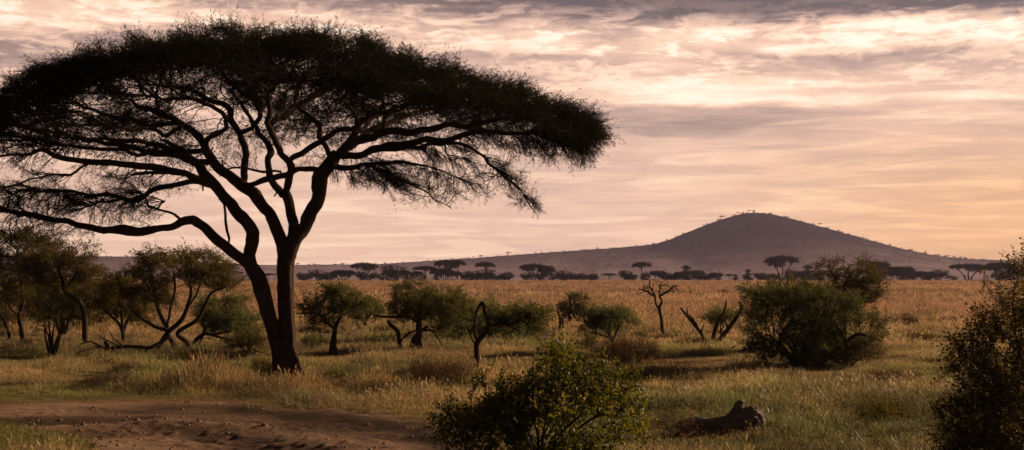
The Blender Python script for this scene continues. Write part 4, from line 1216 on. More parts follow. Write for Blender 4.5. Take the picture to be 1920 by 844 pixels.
# centre
build_plant('thorn_tree', (626, 668), [(0, 0, 0, [(622, 669, 9), (622, 650, 9), (626, 630, 10), (628, 612, 8), (640, 590, 6), (644, 570, 4)]), (0, 0, 0, [(631, 669, 6), (628, 648, 6), (628, 628, 6)]), (0, 0, -.4, [(628, 618, 6), (610, 600, 5), (598, 588, 4), (570, 588, 3), (556, 588, 2)]), (0, 0, .5, [(632, 606, 5), (642, 588, 4), (660, 572, 3), (680, 566, 2)])],
            [(632, 572, 52, 22, 0, .9, 1.6), (592, 580, 36, 12, 0, .6, .6), (625, 548, 22, 10, 0, .5, .5), (672, 566, 34, 16, 0, .7, .8), (620, 604, 40, 14, 0, .7, .25)],
            'small spreading thorn tree on a double trunk just right of the big acacia', 'tree', None, M_LEAF, n_att=480, plates=0.4, seed=21, per=3, step=.1, kill=.15, tintb=.6)
build_plant('thorn_bush', (684, 622), auto_stems((684, 622), 684, 590, 5, 4, 30, 6),
            [(684, 588, 34, 22, 0, .8, 1), (690, 575, 26, 12, 0, .7, .6)],
            'small rounded thorn bush between two spreading thorn trees', 'bush', None, M_LEAF, n_att=500, plates=0.3, seed=22, per=3, tintb=.5)
build_plant('thorn_tree', (785, 662),
            [(0, 0, 0, [(786, 664, 15), (786, 640, 13), (786, 618, 12), (786, 595, 9), (790, 570, 6), (800, 545, 3)]),
             (0, 0, .1, [(770, 662, 9), (773, 640, 8), (782, 626, 7), (800, 612, 5)]),
             (0, 0, .2, [(751, 664, 8), (749, 640, 8), (745, 620, 8), (730, 606, 7), (726, 600, 4)]),
             (0, .1, -.4, [(750, 640, 4), (765, 625, 4), (785, 618, 3)]),
             (0, 0, -.2, [(786, 606, 6), (765, 594, 5), (735, 594, 5), (712, 594, 4), (700, 592, 2)]),
             (0, 0, .3, [(792, 620, 5), (812, 622, 4), (830, 648, 2)]),
             (0, 0, .5, [(786, 600, 6), (770, 570, 4), (760, 548, 3)]), (0, 0, -.5, [(788, 600, 6), (820, 575, 4), (840, 560, 3)])],
            [(800, 565, 62, 34, 0, 1.3, 2.4), (770, 585, 50, 18, 0, 1.0, 1.0), (770, 545, 30, 14, 0, .7, .6), (850, 575, 34, 28, .3, 1.0, 1.0), (740, 578, 30, 10, 0, .6, .5)],
            'bushy thorn tree on dark crooked stems with a bare branch pointing left, mid plain', 'tree', None, M_LEAF, n_att=650, plates=0.36, seed=23, per=3, step=.11, kill=.17, tintb=.55)
build_plant('thorn_bush', (905, 640), auto_stems((905, 640), 900, 600, 8, 5, 80, 8),
            [(905, 604, 72, 38, 0, 1.6, 3.0), (860, 600, 50, 40, .3, 1.3, 1.3), (960, 615, 48, 28, 0, 1.2, 1.3)],
            'wide dense green thorn bush behind the hooked dead trunk', 'bush', None, M_LEAF_PALE, n_att=650, plates=0.15, seed=24, per=3, tintb=.3, step=.14, kill=.22)
build_plant('thorn_tree', (893, 694),
            [(0, 0, 0, [(893, 696, 9), (893, 670, 9), (893, 648, 10), (900, 636, 10), (912, 620, 9), (914, 600, 8), (908, 580, 8), (905, 568, 7), (898, 574, 6), (893, 592, 6), (890, 612, 6), (892, 636, 6)]),
             (0, 0, .2, [(910, 572, 4), (920, 585, 4), (922, 598, 3)]), (0, 0, .2, [(893, 645, 4), (884, 636, 4), (882, 625, 2)]),
             (0, 0, 0, [(912, 612, 8), (940, 608, 7), (965, 607, 6), (985, 596, 5), (1005, 600, 3)]), (0, 0, .2, [(978, 600, 5), (990, 612, 4), (986, 624, 2)]), (0, 0, -.2, [(950, 610, 4), (970, 620, 3), (975, 628, 2)])],
            [(985, 592, 44, 14, 0, .7, 1.0), (950, 600, 36, 9, 0, .4, .5), (1010, 608, 18, 18, 0, .4, .4), (885, 602, 9, 8, 0, .2, .12)],
            'crooked dead looking trunk twisted into a hook with one leafy arm reaching right', 'tree', None, M_LEAF, n_att=380, plates=0.2, seed=25, per=3, step=.08, kill=.12, tintb=.3, wig=.02)
build_plant('thorn_tree', (1067, 616), [(0, 0, 0, [(1067, 617, 7), (1068, 602, 6), (1070, 580, 5), (1068, 560, 3), (1062, 548, 2)]), (0, 0, 0, [(1070, 575, 3), (1080, 566, 2), (1094, 560, 1.5)])],
            [(1064, 548, 12, 5, 0, .3, .3), (1084, 561, 16, 7, 0, .4, .6), (1072, 580, 24, 9, 0, .5, .9), (1070, 592, 14, 8, 0, .4, .4)],
            'little tiered thorn tree beside two broken posts on the plain', 'tree', None, M_LEAF, n_att=900, seed=26, per=4, step=.1, kill=.15, tintb=.4)
for (px, py, pts, lab) in ((1048, 621, [(1049, 622, 6), (1050, 600, 5), (1047, 586, 4), (1045, 577, 2)], 'taller of two dead snags beside the little tiered thorn tree'), (1056, 621, [(1055, 622, 5), (1056, 606, 5), (1055, 594, 3)], 'shorter of two dead snags beside the little tiered thorn tree')):
    q0 = G(px, py); o = empty('dead_snag', q0); tag(o, lab, 'dead trunk', 'dead snags')
    g = Geo(); pl = [[*(P(a, b_, q0[1]) - q0), w * .5 * q0[1] / F] for a, b_, w in pts]
    V, Q, T = chain_tube(densify(pl, .08, .03), 8, .3, px); g.add(V, Q, T); g.build('trunk', M_DEAD, o)
build_plant('thorn_bush', (1150, 664),
            [(0, 0, 0, [(1150, 666, 7), (1148, 645, 6), (1140, 625, 5), (1118, 608, 3), (1100, 595, 2)]), (0, 0, .3, [(1148, 640, 5), (1160, 615, 4), (1172, 596, 2)]), (0, 0, -.3, [(1146, 636, 5), (1130, 628, 4), (1105, 622, 2)]), (0, 0, .1, [(1144, 630, 4), (1140, 605, 3), (1130, 585, 2)])],
            [(1140, 604, 54, 26, 0, 1.0, 2.2), (1175, 612, 22, 18, 0, .7, .6), (1120, 586, 26, 10, 0, .5, .4), (1100, 612, 20, 14, 0, .5, .4)],
            'feathery pale green thorn bush rising out of brown dry scrub', 'bush', None, M_LEAF_PALE, n_att=480, plates=0.3, seed=27, per=3, step=.1, kill=.15, tintb=.35, updir=0.1)
# dead trees
build_plant('dead_tree', (1243, 632),
            [(0, 0, 0, [(1244, 633, 6), (1243, 612, 6), (1239, 592, 6), (1236, 578, 6), (1241, 566, 4), (1236, 555, 4)]), (0, 0, .05, [(1237, 580, 5), (1230, 570, 4), (1228, 556, 4)]),
             (0, 0, -.4, [(1228, 556, 4), (1216, 548, 4), (1200, 543, 2)]), (0, 0, .4, [(1236, 556, 4), (1254, 546, 4), (1262, 537, 3), (1268, 535, 2)]), (0, 0, .2, [(1229, 555, 3), (1220, 540, 3), (1218, 526, 1.5)]), (0, 0, -.2, [(1236, 554, 3), (1238, 538, 2), (1240, 530, 1)])],
            [(1232, 538, 32, 12, 0, .8, 1.0), (1205, 546, 12, 8, 0, .4, .2), (1268, 545, 10, 12, 0, .4, .2)],
            'bare dead tree with a flat tangle of black twigs standing alone on the plain', 'dead tree', None, None, M_DEAD, n_att=420, seed=28, step=.13, kill=.2, rtip=.018, leafless=True)
for (bp_, pts_l, lab) in (((1320, 645), [[(1321, 647, 7), (1316, 630, 7), (1305, 612, 6), (1292, 596, 5), (1276, 577, 3)], [(1306, 612, 5), (1300, 600, 4), (1294, 590, 3)], [(1293, 597, 4), (1289, 586, 3), (1287, 578, 2)], [(1315, 625, 4), (1319, 610, 2.5)]],
                         'thin dead stem leaning left with two broken side prongs'),
                        ((1336, 643), [[(1336, 645, 7), (1340, 620, 8), (1348, 600, 7), (1357, 585, 5), (1361, 562, 2.5)]], 'straight dead stem leaning right, middle of three dead stems'),
                        ((1345, 643), [[(1344, 645, 8), (1362, 620, 8), (1378, 600, 8), (1390, 576, 6), (1388, 568, 4), (1384, 566, 2)], [(1364, 616, 4), (1360, 604, 3), (1354, 594, 2)]], 'thick dead stem leaning far right with a hooked tip')):
    q0 = G(*bp_); o = empty('dead_tree', q0); tag(o, lab, 'dead trunk', 'dead stems in the grass')
    g = Geo()
    for pts in pts_l:
        pl = [[*(P(a, b_, q0[1]) - q0), w * .5 * q0[1] / F] for a, b_, w in pts]
        V, Q, T = chain_tube(densify(pl, .1, .04), 8, .3, pts[0][0]); g.add(V, Q, T)
    g.build('trunk', M_DEAD, o)
build_plant('thorn_bush', (1352, 632), auto_stems((1352, 632), 1352, 600, 4, 4, 26, 12),
            [(1342, 596, 24, 13, 0, .7, 1), (1364, 592, 22, 13, 0, .7, 1)],
            'small green thorn bush behind the three dead stems', 'bush', None, M_LEAF_PALE, n_att=300, seed=29, per=3, tintb=.4)
build_plant('shrub', (1835, 592), auto_stems((1835, 592), 1835, 570, 5, 3, 20, 14), [(1838, 568, 22, 14, 0, .8, .5)],
            'small bare twiggy shrub out on the plain near the right edge', 'shrub', None, None, M_DEAD, n_att=160, seed=30, step=.15, kill=.25, rtip=.012, leafless=True)

# big bush right of centre, and the tree above it
build_plant('bush', (1510, 690),
            auto_stems((1500, 690), 1500, 610, 9, 8, 120, 21) + [(0, 0, 0, [(1585, 680, 9), (1588, 655, 9), (1580, 630, 7), (1560, 600, 5)]), (0, 0, 0, [(1586, 640, 6), (1612, 626, 5), (1640, 634, 3), (1655, 640, 2)])],
            [(1480, 566, 78, 17, 0, 1.5, 1.4), (1545, 574, 74, 18, .4, 1.5, 1.4), (1450, 594, 60, 18, 0, 1.3, 1.1), (1525, 606, 88, 20, 0, 1.7, 1.9), (1600, 606, 52, 14, 0, 1.0, .7), (1636, 634, 40, 11, 0, .8, .5), (1432, 646, 38, 20, -.3, .9, .9),
             (1500, 642, 74, 20, 0, 1.3, 1.5), (1418, 552, 26, 8, 0, .6, .3), (1560, 650, 50, 20, 0, 1.1, .8), (1510, 672, 90, 16, 0, 1.2, .9), (1505, 548, 50, 9, 0, .9, .5)],
            'large dark rounded thorn bush reaching the grass, right of the three dead stems', 'bush', None, M_LEAF, n_att=750, plates=0.48, seed=31, per=4, tintb=.2, step=.14, kill=.2)
build_plant('bush', (1450, 668), auto_stems((1450, 668), 1450, 580, 5, 5, 80, 22),
            [(1480, 545, 52, 16, 0, 1.2, 1.2), (1445, 558, 36, 18, 0, 1.0, .9), (1412, 550, 20, 8, 0, .6, .3), (1420, 600, 26, 34, 0, .9, .7)],
            'broad leaved dark green bush growing into the left side of the large thorn bush', 'bush', None, M_BROAD, n_att=420, seed=32, per=2, temps=SP_BROAD, sscale=1.3, tintb=.15, step=.14, kill=.22, dist=49.5)
build_plant('thorn_tree', (1590, 650), [(0, 0, 0, [(1585, 652, 9), (1584, 620, 9), (1583, 590, 8), (1576, 560, 7), (1572, 540, 4)]), (0, 0, .6, [(1578, 566, 5), (1600, 545, 4), (1625, 525, 3)]), (0, 0, -.6, [(1582, 580, 5), (1605, 568, 4), (1640, 565, 2)]), (0, 0, .3, [(1574, 548, 4), (1565, 520, 3), (1552, 500, 2)]), (0, 0, -.2, [(1576, 550, 4), (1590, 520, 3), (1605, 505, 2)])],
            [(1592, 512, 52, 22, 0, 1.2, 1.8), (1635, 528, 28, 20, 0, .9, .8), (1600, 550, 44, 22, 0, 1.0, .8), (1560, 498, 18, 9, 0, .5, .4), (1630, 560, 26, 16, 0, .7, .4)],
            'spiky brownish thorn tree rising behind the large dark bush', 'tree', None, M_OLIVE, n_att=550, plates=0.3, seed=33, per=4, tintb=.1, step=.13, kill=.2, dist=56)
# brown dry scrub
for (bp_, bl, lab, sd) in (((820, 735), [(820, 712, 62, 24, 0, 1.2, 1.6), (790, 722, 30, 12, 0, .8, .4)], 'dark rust brown clump of dry scrub between the big acacia and the leafy front bush', 41),
                          ((1170, 690), [(1165, 668, 58, 26, 0, 1.3, 1.6), (1205, 672, 32, 22, 0, .9, .8)], 'brown dry scrub at the foot of the feathery thorn bush', 42),
                          ((1590, 690), [(1590, 668, 60, 22, 0, 1.2, 1.4), (1520, 676, 60, 16, 0, .9, .8)], 'brown dry scrub under the right end of the large dark bush', 43)):
    build_plant('dry_scrub', bp_, auto_stems(bp_, bp_[0], bp_[1] - 30, 9, 2.5, 70, sd), bl, lab, 'scrub', 'clumps of brown dry scrub', M_DRY, M_DEAD, n_att=520, seed=sd, per=5,
                temps=SP_SPARSE, step=.12, kill=.19, updir=1.6, lift=.5, tintb=.35, sscale=1.1, rtip=.005)
build_plant('dry_scrub', (1258, 822), auto_stems((1258, 822), 1258, 780, 9, 2, 44, 95), [(1255, 800, 36, 22, 0, .5, 1), (1285, 812, 24, 12, -.2, .3, .5)],
            'dry thorny brush against the left end of the fallen log', 'scrub', 'clumps of brown dry scrub', M_DRY, M_DEAD, n_att=420, seed=95, per=2, temps=SP_SPARSE, step=.08, kill=.12, updir=1.2, lift=.3, tintb=.5, rtip=.004, sscale=.8)
# low green clumps in the grass
for i, (px, py, w, h, lab, mt) in enumerate([(1650, 790, 52, 20, 'grey green herb clump in the grass right of the fallen log', M_OLIVE), (1100, 655, 20, 14, 'small shrub between the front bush and the feathery thorn bush', M_OLIVE), (1840, 700, 40, 22, 'low clump of dry stalks beside the dark bush at the right edge', M_DRY),
                                       (505, 710, 34, 16, 'low leafy herb clump at the left foot of the forked trunk', M_OLIVE), (655, 720, 34, 14, 'green herb clump to the right of the forked trunk', M_LEAF_PALE), (1110, 640, 10, 6, 'tiny green herb beside the brown scrub', M_LEAF_PALE),
                                       (590, 655, 26, 12, 'dull green clump between the big trunk and the double trunk tree', M_LEAF), (740, 648, 22, 10, 'green clump under the bare branch of the bushy thorn tree', M_LEAF), (1855, 640, 20, 10, 'small dark clump out in the grass near the right edge', M_OLIVE),
                                       (1200, 640, 16, 8, 'small dull clump on the plain below the lone dead tree', M_OLIVE), (1738, 640, 16, 6, 'lone low tussock on the open plain right of the large bush', M_OLIVE)]):
    build_plant('herb_clump', (px, py), auto_stems((px, py), px, py - h, 5, 2, w * .8, 60 + i), [(px, py - h * .9, w, h, 0, w * .9 * G(px, py)[1] / F, 1)], lab, 'shrub', 'low clumps in the grass', mt,
                n_att=260, seed=60 + i, per=4, temps=SP_SMALLB if mt is not M_DRY else SP_SPARSE, step=.08, kill=.12, updir=1.0, lift=.3, tintb=.4)

# dark tussocks dotted over the middle plain: one built, the rest copied
tus = build_plant('tussock', (1700, 610), auto_stems((1700, 610), 1700, 604, 5, 2, 12, 90), [(1700, 605, 20, 6, 0, .7, 1)], 'low dark tussock dotted over the open middle plain', 'tussock', 'dark tussocks on the middle plain',
                  M_DRY, M_DEAD, n_att=420, seed=90, per=5, temps=SP_SPARSE, step=.09, kill=.13, updir=1.2, lift=.3, tintb=.2)
RT = random.Random(8)
for i in range(54):
    c_ = copy_tree(tus)
    px = RT.uniform(500, 1900) if i % 4 else RT.uniform(0, 480); py = RT.choice((RT.uniform(552, 600), RT.uniform(590, 660), RT.uniform(640, 760)))
    q = G(px, py); c_.location = tuple(q)
    if track_sd(np.array([q[0]]), np.array([q[1]]))[0] < 1: c_.location = tuple(G(px + 700, 680))
    k_ = RT.uniform(.4, 1.1) * (1 + max(0, 600 - py) * .012); c_.scale = (k_ * 1.3, k_, k_ * .75); c_.rotation_euler = (0, 0, RT.uniform(0, 6.28))

# ------------------------------------------------------------------ front bush and right edge bush
build_plant('leafy_bush', (1010, 880), auto_stems((1010, 880), 1010, 760, 16, 6, 210, 71),
            [(1010, 800, 150, 70, 0, 1.1, 2.6), (1045, 690, 52, 36, 0, .5, .8), (1000, 735, 80, 50, 0, .7, 1.2), (925, 735, 48, 38, 0, .5, .8), (965, 690, 22, 20, 0, .3, .25), (1125, 740, 52, 46, 0, .5, 1.0),
             (1165, 790, 52, 56, 0, .5, 1.1), (880, 785, 62, 50, 0, .5, 1.1), (1110, 700, 24, 22, 0, .4, .25), (1180, 715, 22, 16, 0, .3, .15), (840, 840, 40, 26, 0, .4, .4), (1010, 850, 170, 40, 0, .9, 1.4)],
            'dense leafy bush with glossy backlit leaves, nearest plant in the middle of the picture bottom', 'bush', None, M_BROAD, n_att=560, seed=51, per=2, temps=SP_BROAD, step=.08, kill=.12, tintb=.45, rtip=.0035, sscale=1.05, updir=.8, plates=.3)
build_plant('leafy_bush', (1985, 985), auto_stems((1985, 985), 1960, 720, 18, 6, 130, 72),
            [(1960, 800, 150, 150, 0, 1.0, 3.0), (1930, 720, 120, 90, .2, .8, 1.6), (1850, 800, 60, 80, 0, .5, .8), (1890, 640, 60, 60, 0, .5, .45), (1905, 560, 44, 66, 0, .5, .6), (1915, 500, 26, 26, 0, .3, .22), (1825, 660, 44, 44, 0, .4, .3), (1870, 530, 40, 34, 0, .3, .16), (1805, 760, 50, 80, 0, .4, .7), (1990, 600, 70, 110, 0, .8, .9), (1810, 850, 50, 46, 0, .5, .7)],
            'tall dark bush of fine twigs and small leaves filling the right edge', 'bush', None, M_DARKB, n_att=560, seed=52, per=3, temps=SP_SMALLB, step=.08, kill=.115, tintb=.3, rtip=.003, sscale=1.1, updir=.4, dist=17.5)

# ------------------------------------------------------------------ fallen log
b0 = G(1350, 814)
lg = Geo(); s0 = b0[1] / F
LOGP = [
    [(1270, 802, 12), (1285, 801, 20), (1305, 800, 25), (1330, 801, 27), (1352, 800, 31), (1376, 798, 36), (1396, 794, 40)],
    [(1366, 797, 30), (1375, 783, 24), (1382, 768, 17), (1387, 758, 12), (1390, 752, 10)],
    [(1390, 802, 32), (1401, 787, 34), (1411, 780, 33), (1419, 784, 26), (1422, 797, 20), (1421, 812, 12)],
    [(1370, 793, 11), (1386, 782, 10), (1400, 772, 9), (1412, 765, 8)],
    [(1290, 792, 7), (1320, 789, 7), (1350, 788, 8)], [(1404, 806, 20), (1408, 816, 10)],
]
for k, pts in enumerate(LOGP):
    pl = [[*(P(a, b_, b0[1] + (0.06 if k == 1 else -0.12 if k in (3, 4) else 0)) - b0), w * .5 * s0] for a, b_, w in pts]
    V, Q, T = chain_tube(densify(pl, .04, .015), 20, .35, 31 + k * 5)
    lg.add(V, Q, T)
    lg.add(V[:20].copy(), None, np.array([(0, i, i + 1) for i in range(1, 19)]))
logo = lg.build('fallen_log', M_LOG, None, True, tuple(b0))
tag(logo, 'grey fallen log with a knobbly root end and one upright stub lying in the grass', 'log')
rm = logo.modifiers.new('join', 'REMESH'); rm.mode = 'VOXEL'; rm.voxel_size = 0.011
tex = bpy.data.textures.new('log_grain', 'CLOUDS'); tex.noise_scale = 0.05
tex2 = bpy.data.textures.new('log_lumps', 'MUSGRAVE'); tex2.noise_scale = 0.16
dm = logo.modifiers.new('lumps', 'DISPLACE'); dm.texture = tex2; dm.strength = 0.014; dm.mid_level = 0.3
dm = logo.modifiers.new('grain', 'DISPLACE'); dm.texture = tex; dm.strength = 0.02; dm.mid_level = 0.5


# ------------------------------------------------------------------ far trees on the edge of the plain
def far_proto(kind, hgt, wid, seed):
    R = np.random.default_rng(seed)
    g = Geo(); sk = Skel()
    if kind in ('umbrella', 'broad'):
        ht = hgt * (0.62 if kind == 'umbrella' else 0.35)
        n = 1 if (kind == 'umbrella' and wid < hgt * 1.2) else 3
        for i in range(n):
            a = R.uniform(0, 6.28); ex = (i - (n - 1) / 2) * wid * 0.24
            pl = [[ex * 0.25, 0, -0.3, 0.035 * hgt], [ex * 0.45, 0, ht * 0.5, 0.027 * hgt], [ex, R.normal(0, wid * .08), ht, 0.02 * hgt], [ex * 1.5, R.normal(0, wid * .1), hgt * 0.9, 0.01 * hgt]]
            d = densify(pl, .6, .15); sk.add_poly(d, 0, attach=False); V, Q, T = chain_tube(d, 8); g.add(V, Q, T)
        m = 420; q = R.uniform(-1, 1, (m * 3, 2)); q = q[(q ** 2).sum(1) < 1][:m]; rr = (q ** 2).sum(1)
        z = hgt * (1 - 0.16 * rr - R.uniform(0, 1, len(q)) * (0.13 if kind == 'umbrella' else 0.3))
        att = np.c_[q[:, 0] * wid / 2, q[:, 1] * wid / 2, z]
        if R.uniform() < .6:
            c = np.array([R.uniform(-.3, .3) * wid, 0, hgt * .66]); att = np.r_[att, c + R.normal(0, 1, (60, 3)) * np.array([wid * .12, wid * .12, hgt * .04])]
    elif kind == 'round':
        for i in range(4):
            pl = [[(i - 1.5) * .2, 0, -.3, .25], [(i - 1.5) * wid * .12, R.normal(0, .5), hgt * .35, .16], [(i - 1.5) * wid * .2, R.normal(0, 1), hgt * .7, .08]]
            d = densify(pl, .5, .15); sk.add_poly(d, 0, attach=False); V, Q, T = chain_tube(d, 7); g.add(V, Q, T)
        q = unit(R.normal(0, 1, (900, 3))) * R.uniform(0, 1, (900, 1)) ** .4
        cs = R.uniform(-1, 1, (4, 3)) * np.array([.27 * wid, .2 * wid, .2 * hgt]) + np.array([0, 0, hgt * .5]); ss = R.uniform(.45, .8, 4)
        pk = R.integers(0, 4, 900); att = cs[pk] + q * ss[pk][:, None] * np.array([wid / 2.4, wid / 2.6, hgt * .42])
        att = att[fbm(att[:, 0] / 1.5, att[:, 1] / 1.5, att[:, 2] / .8, seed, 2) > .02]
        att[:, 2] *= 1 + .14 * vnoise(att[:, 0] / 1.8, att[:, 1] / 1.8, 0, seed)
        att = att[att[:, 2] > .2]
    else:  # slender
        pl = [[0, 0, -.3, .22], [.3, 0, hgt * .4, .16], [-.2, .2, hgt * .8, .08]]
        d = densify(pl, .5, .15); sk.add_poly(d, 0, attach=False); V, Q, T = chain_tube(d, 7); g.add(V, Q, T)
        att = []
        for c, rx, rz, n in (((0, 0, .88), .3, .12, 110), ((-.12, 0, .6), .34, .12, 130), ((.2, 0, .4), .36, .14, 130), ((-.1, 0, .2), .42, .16, 130)):
            att.append(np.array(c) * np.array([wid, wid, hgt]) + R.normal(0, .5, (n, 3)) * np.array([rx * wid, rx * wid, rz * hgt]))
        att = np.concatenate(att); att = att[att[:, 2] > .2]
    sk.grow(att, .45, .6, infl=9, iters=50, bias=(0, 0, .05), jit=.2)
    sk.finish(.03, 2.3)
    i = np.nonzero(~sk.traced)[0]
    V, Q = seg_tubes(sk.pos[sk.par[i]], sk.pos[i], sk.rad[sk.par[i]] * .8, sk.rad[i], 4); g.add(V, Q)
    tips = i[sk.rad[i] < .09]
    k = 10
    pos = np.repeat(sk.pos[tips], k, 0) + R.normal(0, .15, (len(tips) * k, 3)) * np.array([1.3, 1.3, .7])
    dr = R.normal(0, 1, pos.shape) * np.array([1, 1, .35])
    V, T, A = sprigs(SP_MID, pos, dr, R.uniform(1.3, 2.6, len(pos)), R.uniform(0, 1, len(pos)))
    return g, (V, T, A)


FARP = {}
fi = [0]


def far_tree(kind, px, w, h, label, base_py=527.4, Yd=592, shared=False, group='trees along the far edge of the plain'):
    """w,h in photo pixels"""
    s = Yd / F
    key = kind if kind != 'round' else 'round%d' % (fi[0] % 3)
    ref = {'umbrella': (10.0, 9.0), 'wide': (9.5, 14.0), 'broad': (8.0, 14.0), 'slender': (6.0, 5.0)}.get(kind, (4.6, 7.0))
    fi[0] += 1
    if key not in FARP:
        kk = {'wide': 'umbrella'}.get(kind, kind)
        g, lf = far_proto(kk, ref[0], ref[1], 700 + len(FARP))
        root = empty('umbrella_tree' if kind in ('umbrella', 'wide', 'broad') else 'thorn_tree', (0, 0, 0))
        g.build('trunk', M_BARK2, root)
        gl = Geo(); gl.add(lf[0], None, lf[1], lf[2]); gl.build('crown', M_FAR, root, smooth=False)
        FARP[key] = root; o = root
    else:
        o = copy_tree(FARP[key])
    x = (px - 960) / F * Yd
    z = float(H(np.array([x]), np.array([float(Yd)]))[0])
    o.location = (x, Yd, z)
    o.scale = (w * s / ref[1], w * s / ref[1], h * s / ref[0])
    o.rotation_euler = (0, 0, random.choice((0, math.pi)) + random.uniform(-.5, .5))
    tag(o, label, 'tree', group)


FT = [
    ('umbrella', 503, 28, 15, 'small umbrella tree seen through the fork of the big acacia trunk'),
    ('round', 572, 34, 20, 'round thorn tree, first of the far trees right of the big trunk'),
    ('umbrella', 600, 26, 13, 'small flat far tree between two round ones near the big trunk'),
    ('broad', 642, 50, 21, 'low dense far tree left of the tall umbrella tree'),
    ('wide', 682, 52, 35, 'wide umbrella tree, left end of the tall far trees'),
    ('round', 717, 30, 22, 'round tree between the wide umbrella tree and the dense dark one'),
    ('round', 741, 52, 32, 'dense dark far tree reaching down to the grass'),
    ('round', 768, 26, 18, None), ('umbrella', 797, 46, 29, 'open umbrella tree with pale gaps under its crown'),
    ('wide', 836, 46, 40, 'tallest tree of the left far group, wide flat crown'), ('umbrella', 858, 30, 41, 'slim umbrella tree overlapping the tallest of the left far group'),
    ('round', 820, 20, 17, None), ('round', 874, 30, 20, None), ('round', 893, 24, 20, None),
    ('umbrella', 910, 36, 37, 'single umbrella tree on a thin stem with a small bush at its foot'), ('round', 918, 22, 15, 'small round bush at the foot of the thin stemmed umbrella tree'),
    ('broad', 946, 34, 10, 'very low flat bush right of the thin stemmed umbrella tree'),
    ('wide', 1000, 50, 33, 'broad dense umbrella tree standing in front of the low ridge'), ('broad', 1024, 34, 30, 'broad tree joined to the right side of the dense umbrella tree'),
    ('round', 1056, 30, 18, None), ('round', 1074, 18, 15, None), ('round', 1092, 20, 16, None), ('round', 1112, 24, 16, None), ('umbrella', 1142, 26, 15, 'small open umbrella tree left of the foot of the hill'),
    ('round', 1175, 30, 21, None), ('umbrella', 1203, 35, 37, 'slim umbrella tree with its crown high against the hill left slope'), ('round', 1211, 26, 16, None),
    ('round', 1246, 30, 18, None), ('round', 1266, 26, 17, None), ('slender', 1286, 24, 29, 'narrow tiered tree below the left shoulder of the hill'), ('round', 1309, 28, 17, None), ('round', 1326, 24, 15, None), ('round', 1343, 22, 13, None),
    ('umbrella', 1368, 18, 14, 'tiny flat tree below the summit of the hill'), ('slender', 1379, 10, 13, 'tiny upright tree next to the tiny flat one'), ('slender', 1402, 15, 22, 'narrow lopsided tree directly below the summit of the hill'),
    ('round', 1424, 24, 16, None), ('round', 1440, 24, 18, None), ('wide', 1467, 63, 48, 'largest far umbrella tree with a wide black crown below the hill summit'), ('round', 1488, 34, 22, 'dark round tree under the right side of the largest umbrella tree'),
    ('slender', 1514, 26, 30, 'upright tree between the largest umbrella tree and the spiky thorn tree'), ('round', 1528, 22, 15, None),
    ('broad', 1646, 46, 38, 'tall rounded far tree right behind the spiky brownish thorn tree'), ('broad', 1688, 54, 28, 'low wide dark tree on the plain edge below the hill right slope'), ('round', 1714, 26, 18, None),
    ('umbrella', 1744, 30, 18, 'small tree with a thin crown left of the wide umbrella tree at the right'), ('round', 1736, 20, 12, None), ('round', 1784, 28, 13, None),
    ('wide', 1815, 72, 33, 'wide low umbrella tree near the right edge'), ('broad', 1880, 72, 36, 'dark broad far tree beside the top of the right edge bush'), ('broad', 1950, 60, 34, None),
    ('broad', 20, 70, 34, None), ('round', 90, 50, 26, None), ('round', 250, 40, 22, None), ('umbrella', 440, 34, 20, None), ('round', 408, 30, 16, None),
]
RF = random.Random(3)
for a_, b_, n_, h0, h1 in ((560, 960, 16, 14, 22), (985, 1110, 6, 14, 19), (1160, 1350, 9, 13, 19), (1420, 1540, 6, 14, 22), (1640, 1770, 7, 15, 24), (1860, 1960, 4, 20, 30)):
    for i_ in range(n_):
        hh_ = RF.uniform(h0, h1) * 1.12
        FT.append((RF.choice(('round', 'round', 'round', 'broad')), a_ + (b_ - a_) * (i_ + RF.uniform(.1, .9)) / n_, hh_ * RF.uniform(1.2, 2.0), hh_, None))
for k_, px, w, h, lab in FT:
    sh = lab is None
    far_tree(k_, px, w, h, lab or 'small dark tree in the row along the far edge of the plain',
             group='trees along the far edge of the plain', Yd=592 + (random.uniform(-8, 10) if sh else 0))

# trees on the crest of the hill and ridge (tiny in the photo: one mesh each)
g, lf = far_proto('round', 6.0, 9.0, 801)
V, T, A = lf
sel = rng.permutation(len(T) // 1)[: len(T) // 3]
RP = []
for kk, (hh_, ww_) in (('round', (6.0, 8.0)), ('umbrella', (9.0, 10.0))):
    g, lf = far_proto(kk, hh_, ww_, 810)
    gm = Geo(); V, T, A = lf
    gm.add(V * 1.0, None, T[:: 3], A)
    for a_, b_, c_ in zip(g.V, g.Q, g.A): pass
    o = gm.build('ridge_tree', M_FAR, None, smooth=False)
    tv = np.concatenate(g.V); tq = np.concatenate(g.Q)
    RP.append(o)
nR = 0
R = np.random.default_rng(5)
xs_r = []
for px in np.concatenate([np.linspace(560, 1240, 84), np.linspace(1250, 1830, 110), np.linspace(1840, 1990, 10), np.linspace(165, 250, 6)]):
    px = px + R.normal(0, 6)
    x = (px - 960) / F * HY
    yv = HY + R.uniform(-35, 15)
    z = float(hill_z(np.array([x]), np.array([yv]))[0])
    src = RP[0] if R.uniform() < 0.95 else RP[1]
    o = src if (nR < 2 and src.get('label') is None) else src.copy()
    if o is not src: COL.objects.link(o)
    s_ = R.uniform(0.45, 1.1) * (1.0 if px > 1200 else 0.85)
    if src is RP[1]: s_ *= 0.9
    o.location = (x, yv, z - (1.7 if src is RP[0] else .9) * s_); o.scale = (s_ * R.uniform(.8, 1.4), s_ * R.uniform(.8, 1.4), s_); o.rotation_euler = (0, 0, R.uniform(0, 6.28))
    tag(o, 'tiny dark tree in the line along the crest of the hill and its ridge', 'tree', 'trees along the crest of the hill')
    nR += 1
for o in RP:
    if o.get('label') is None: bpy.data.objects.remove(o)
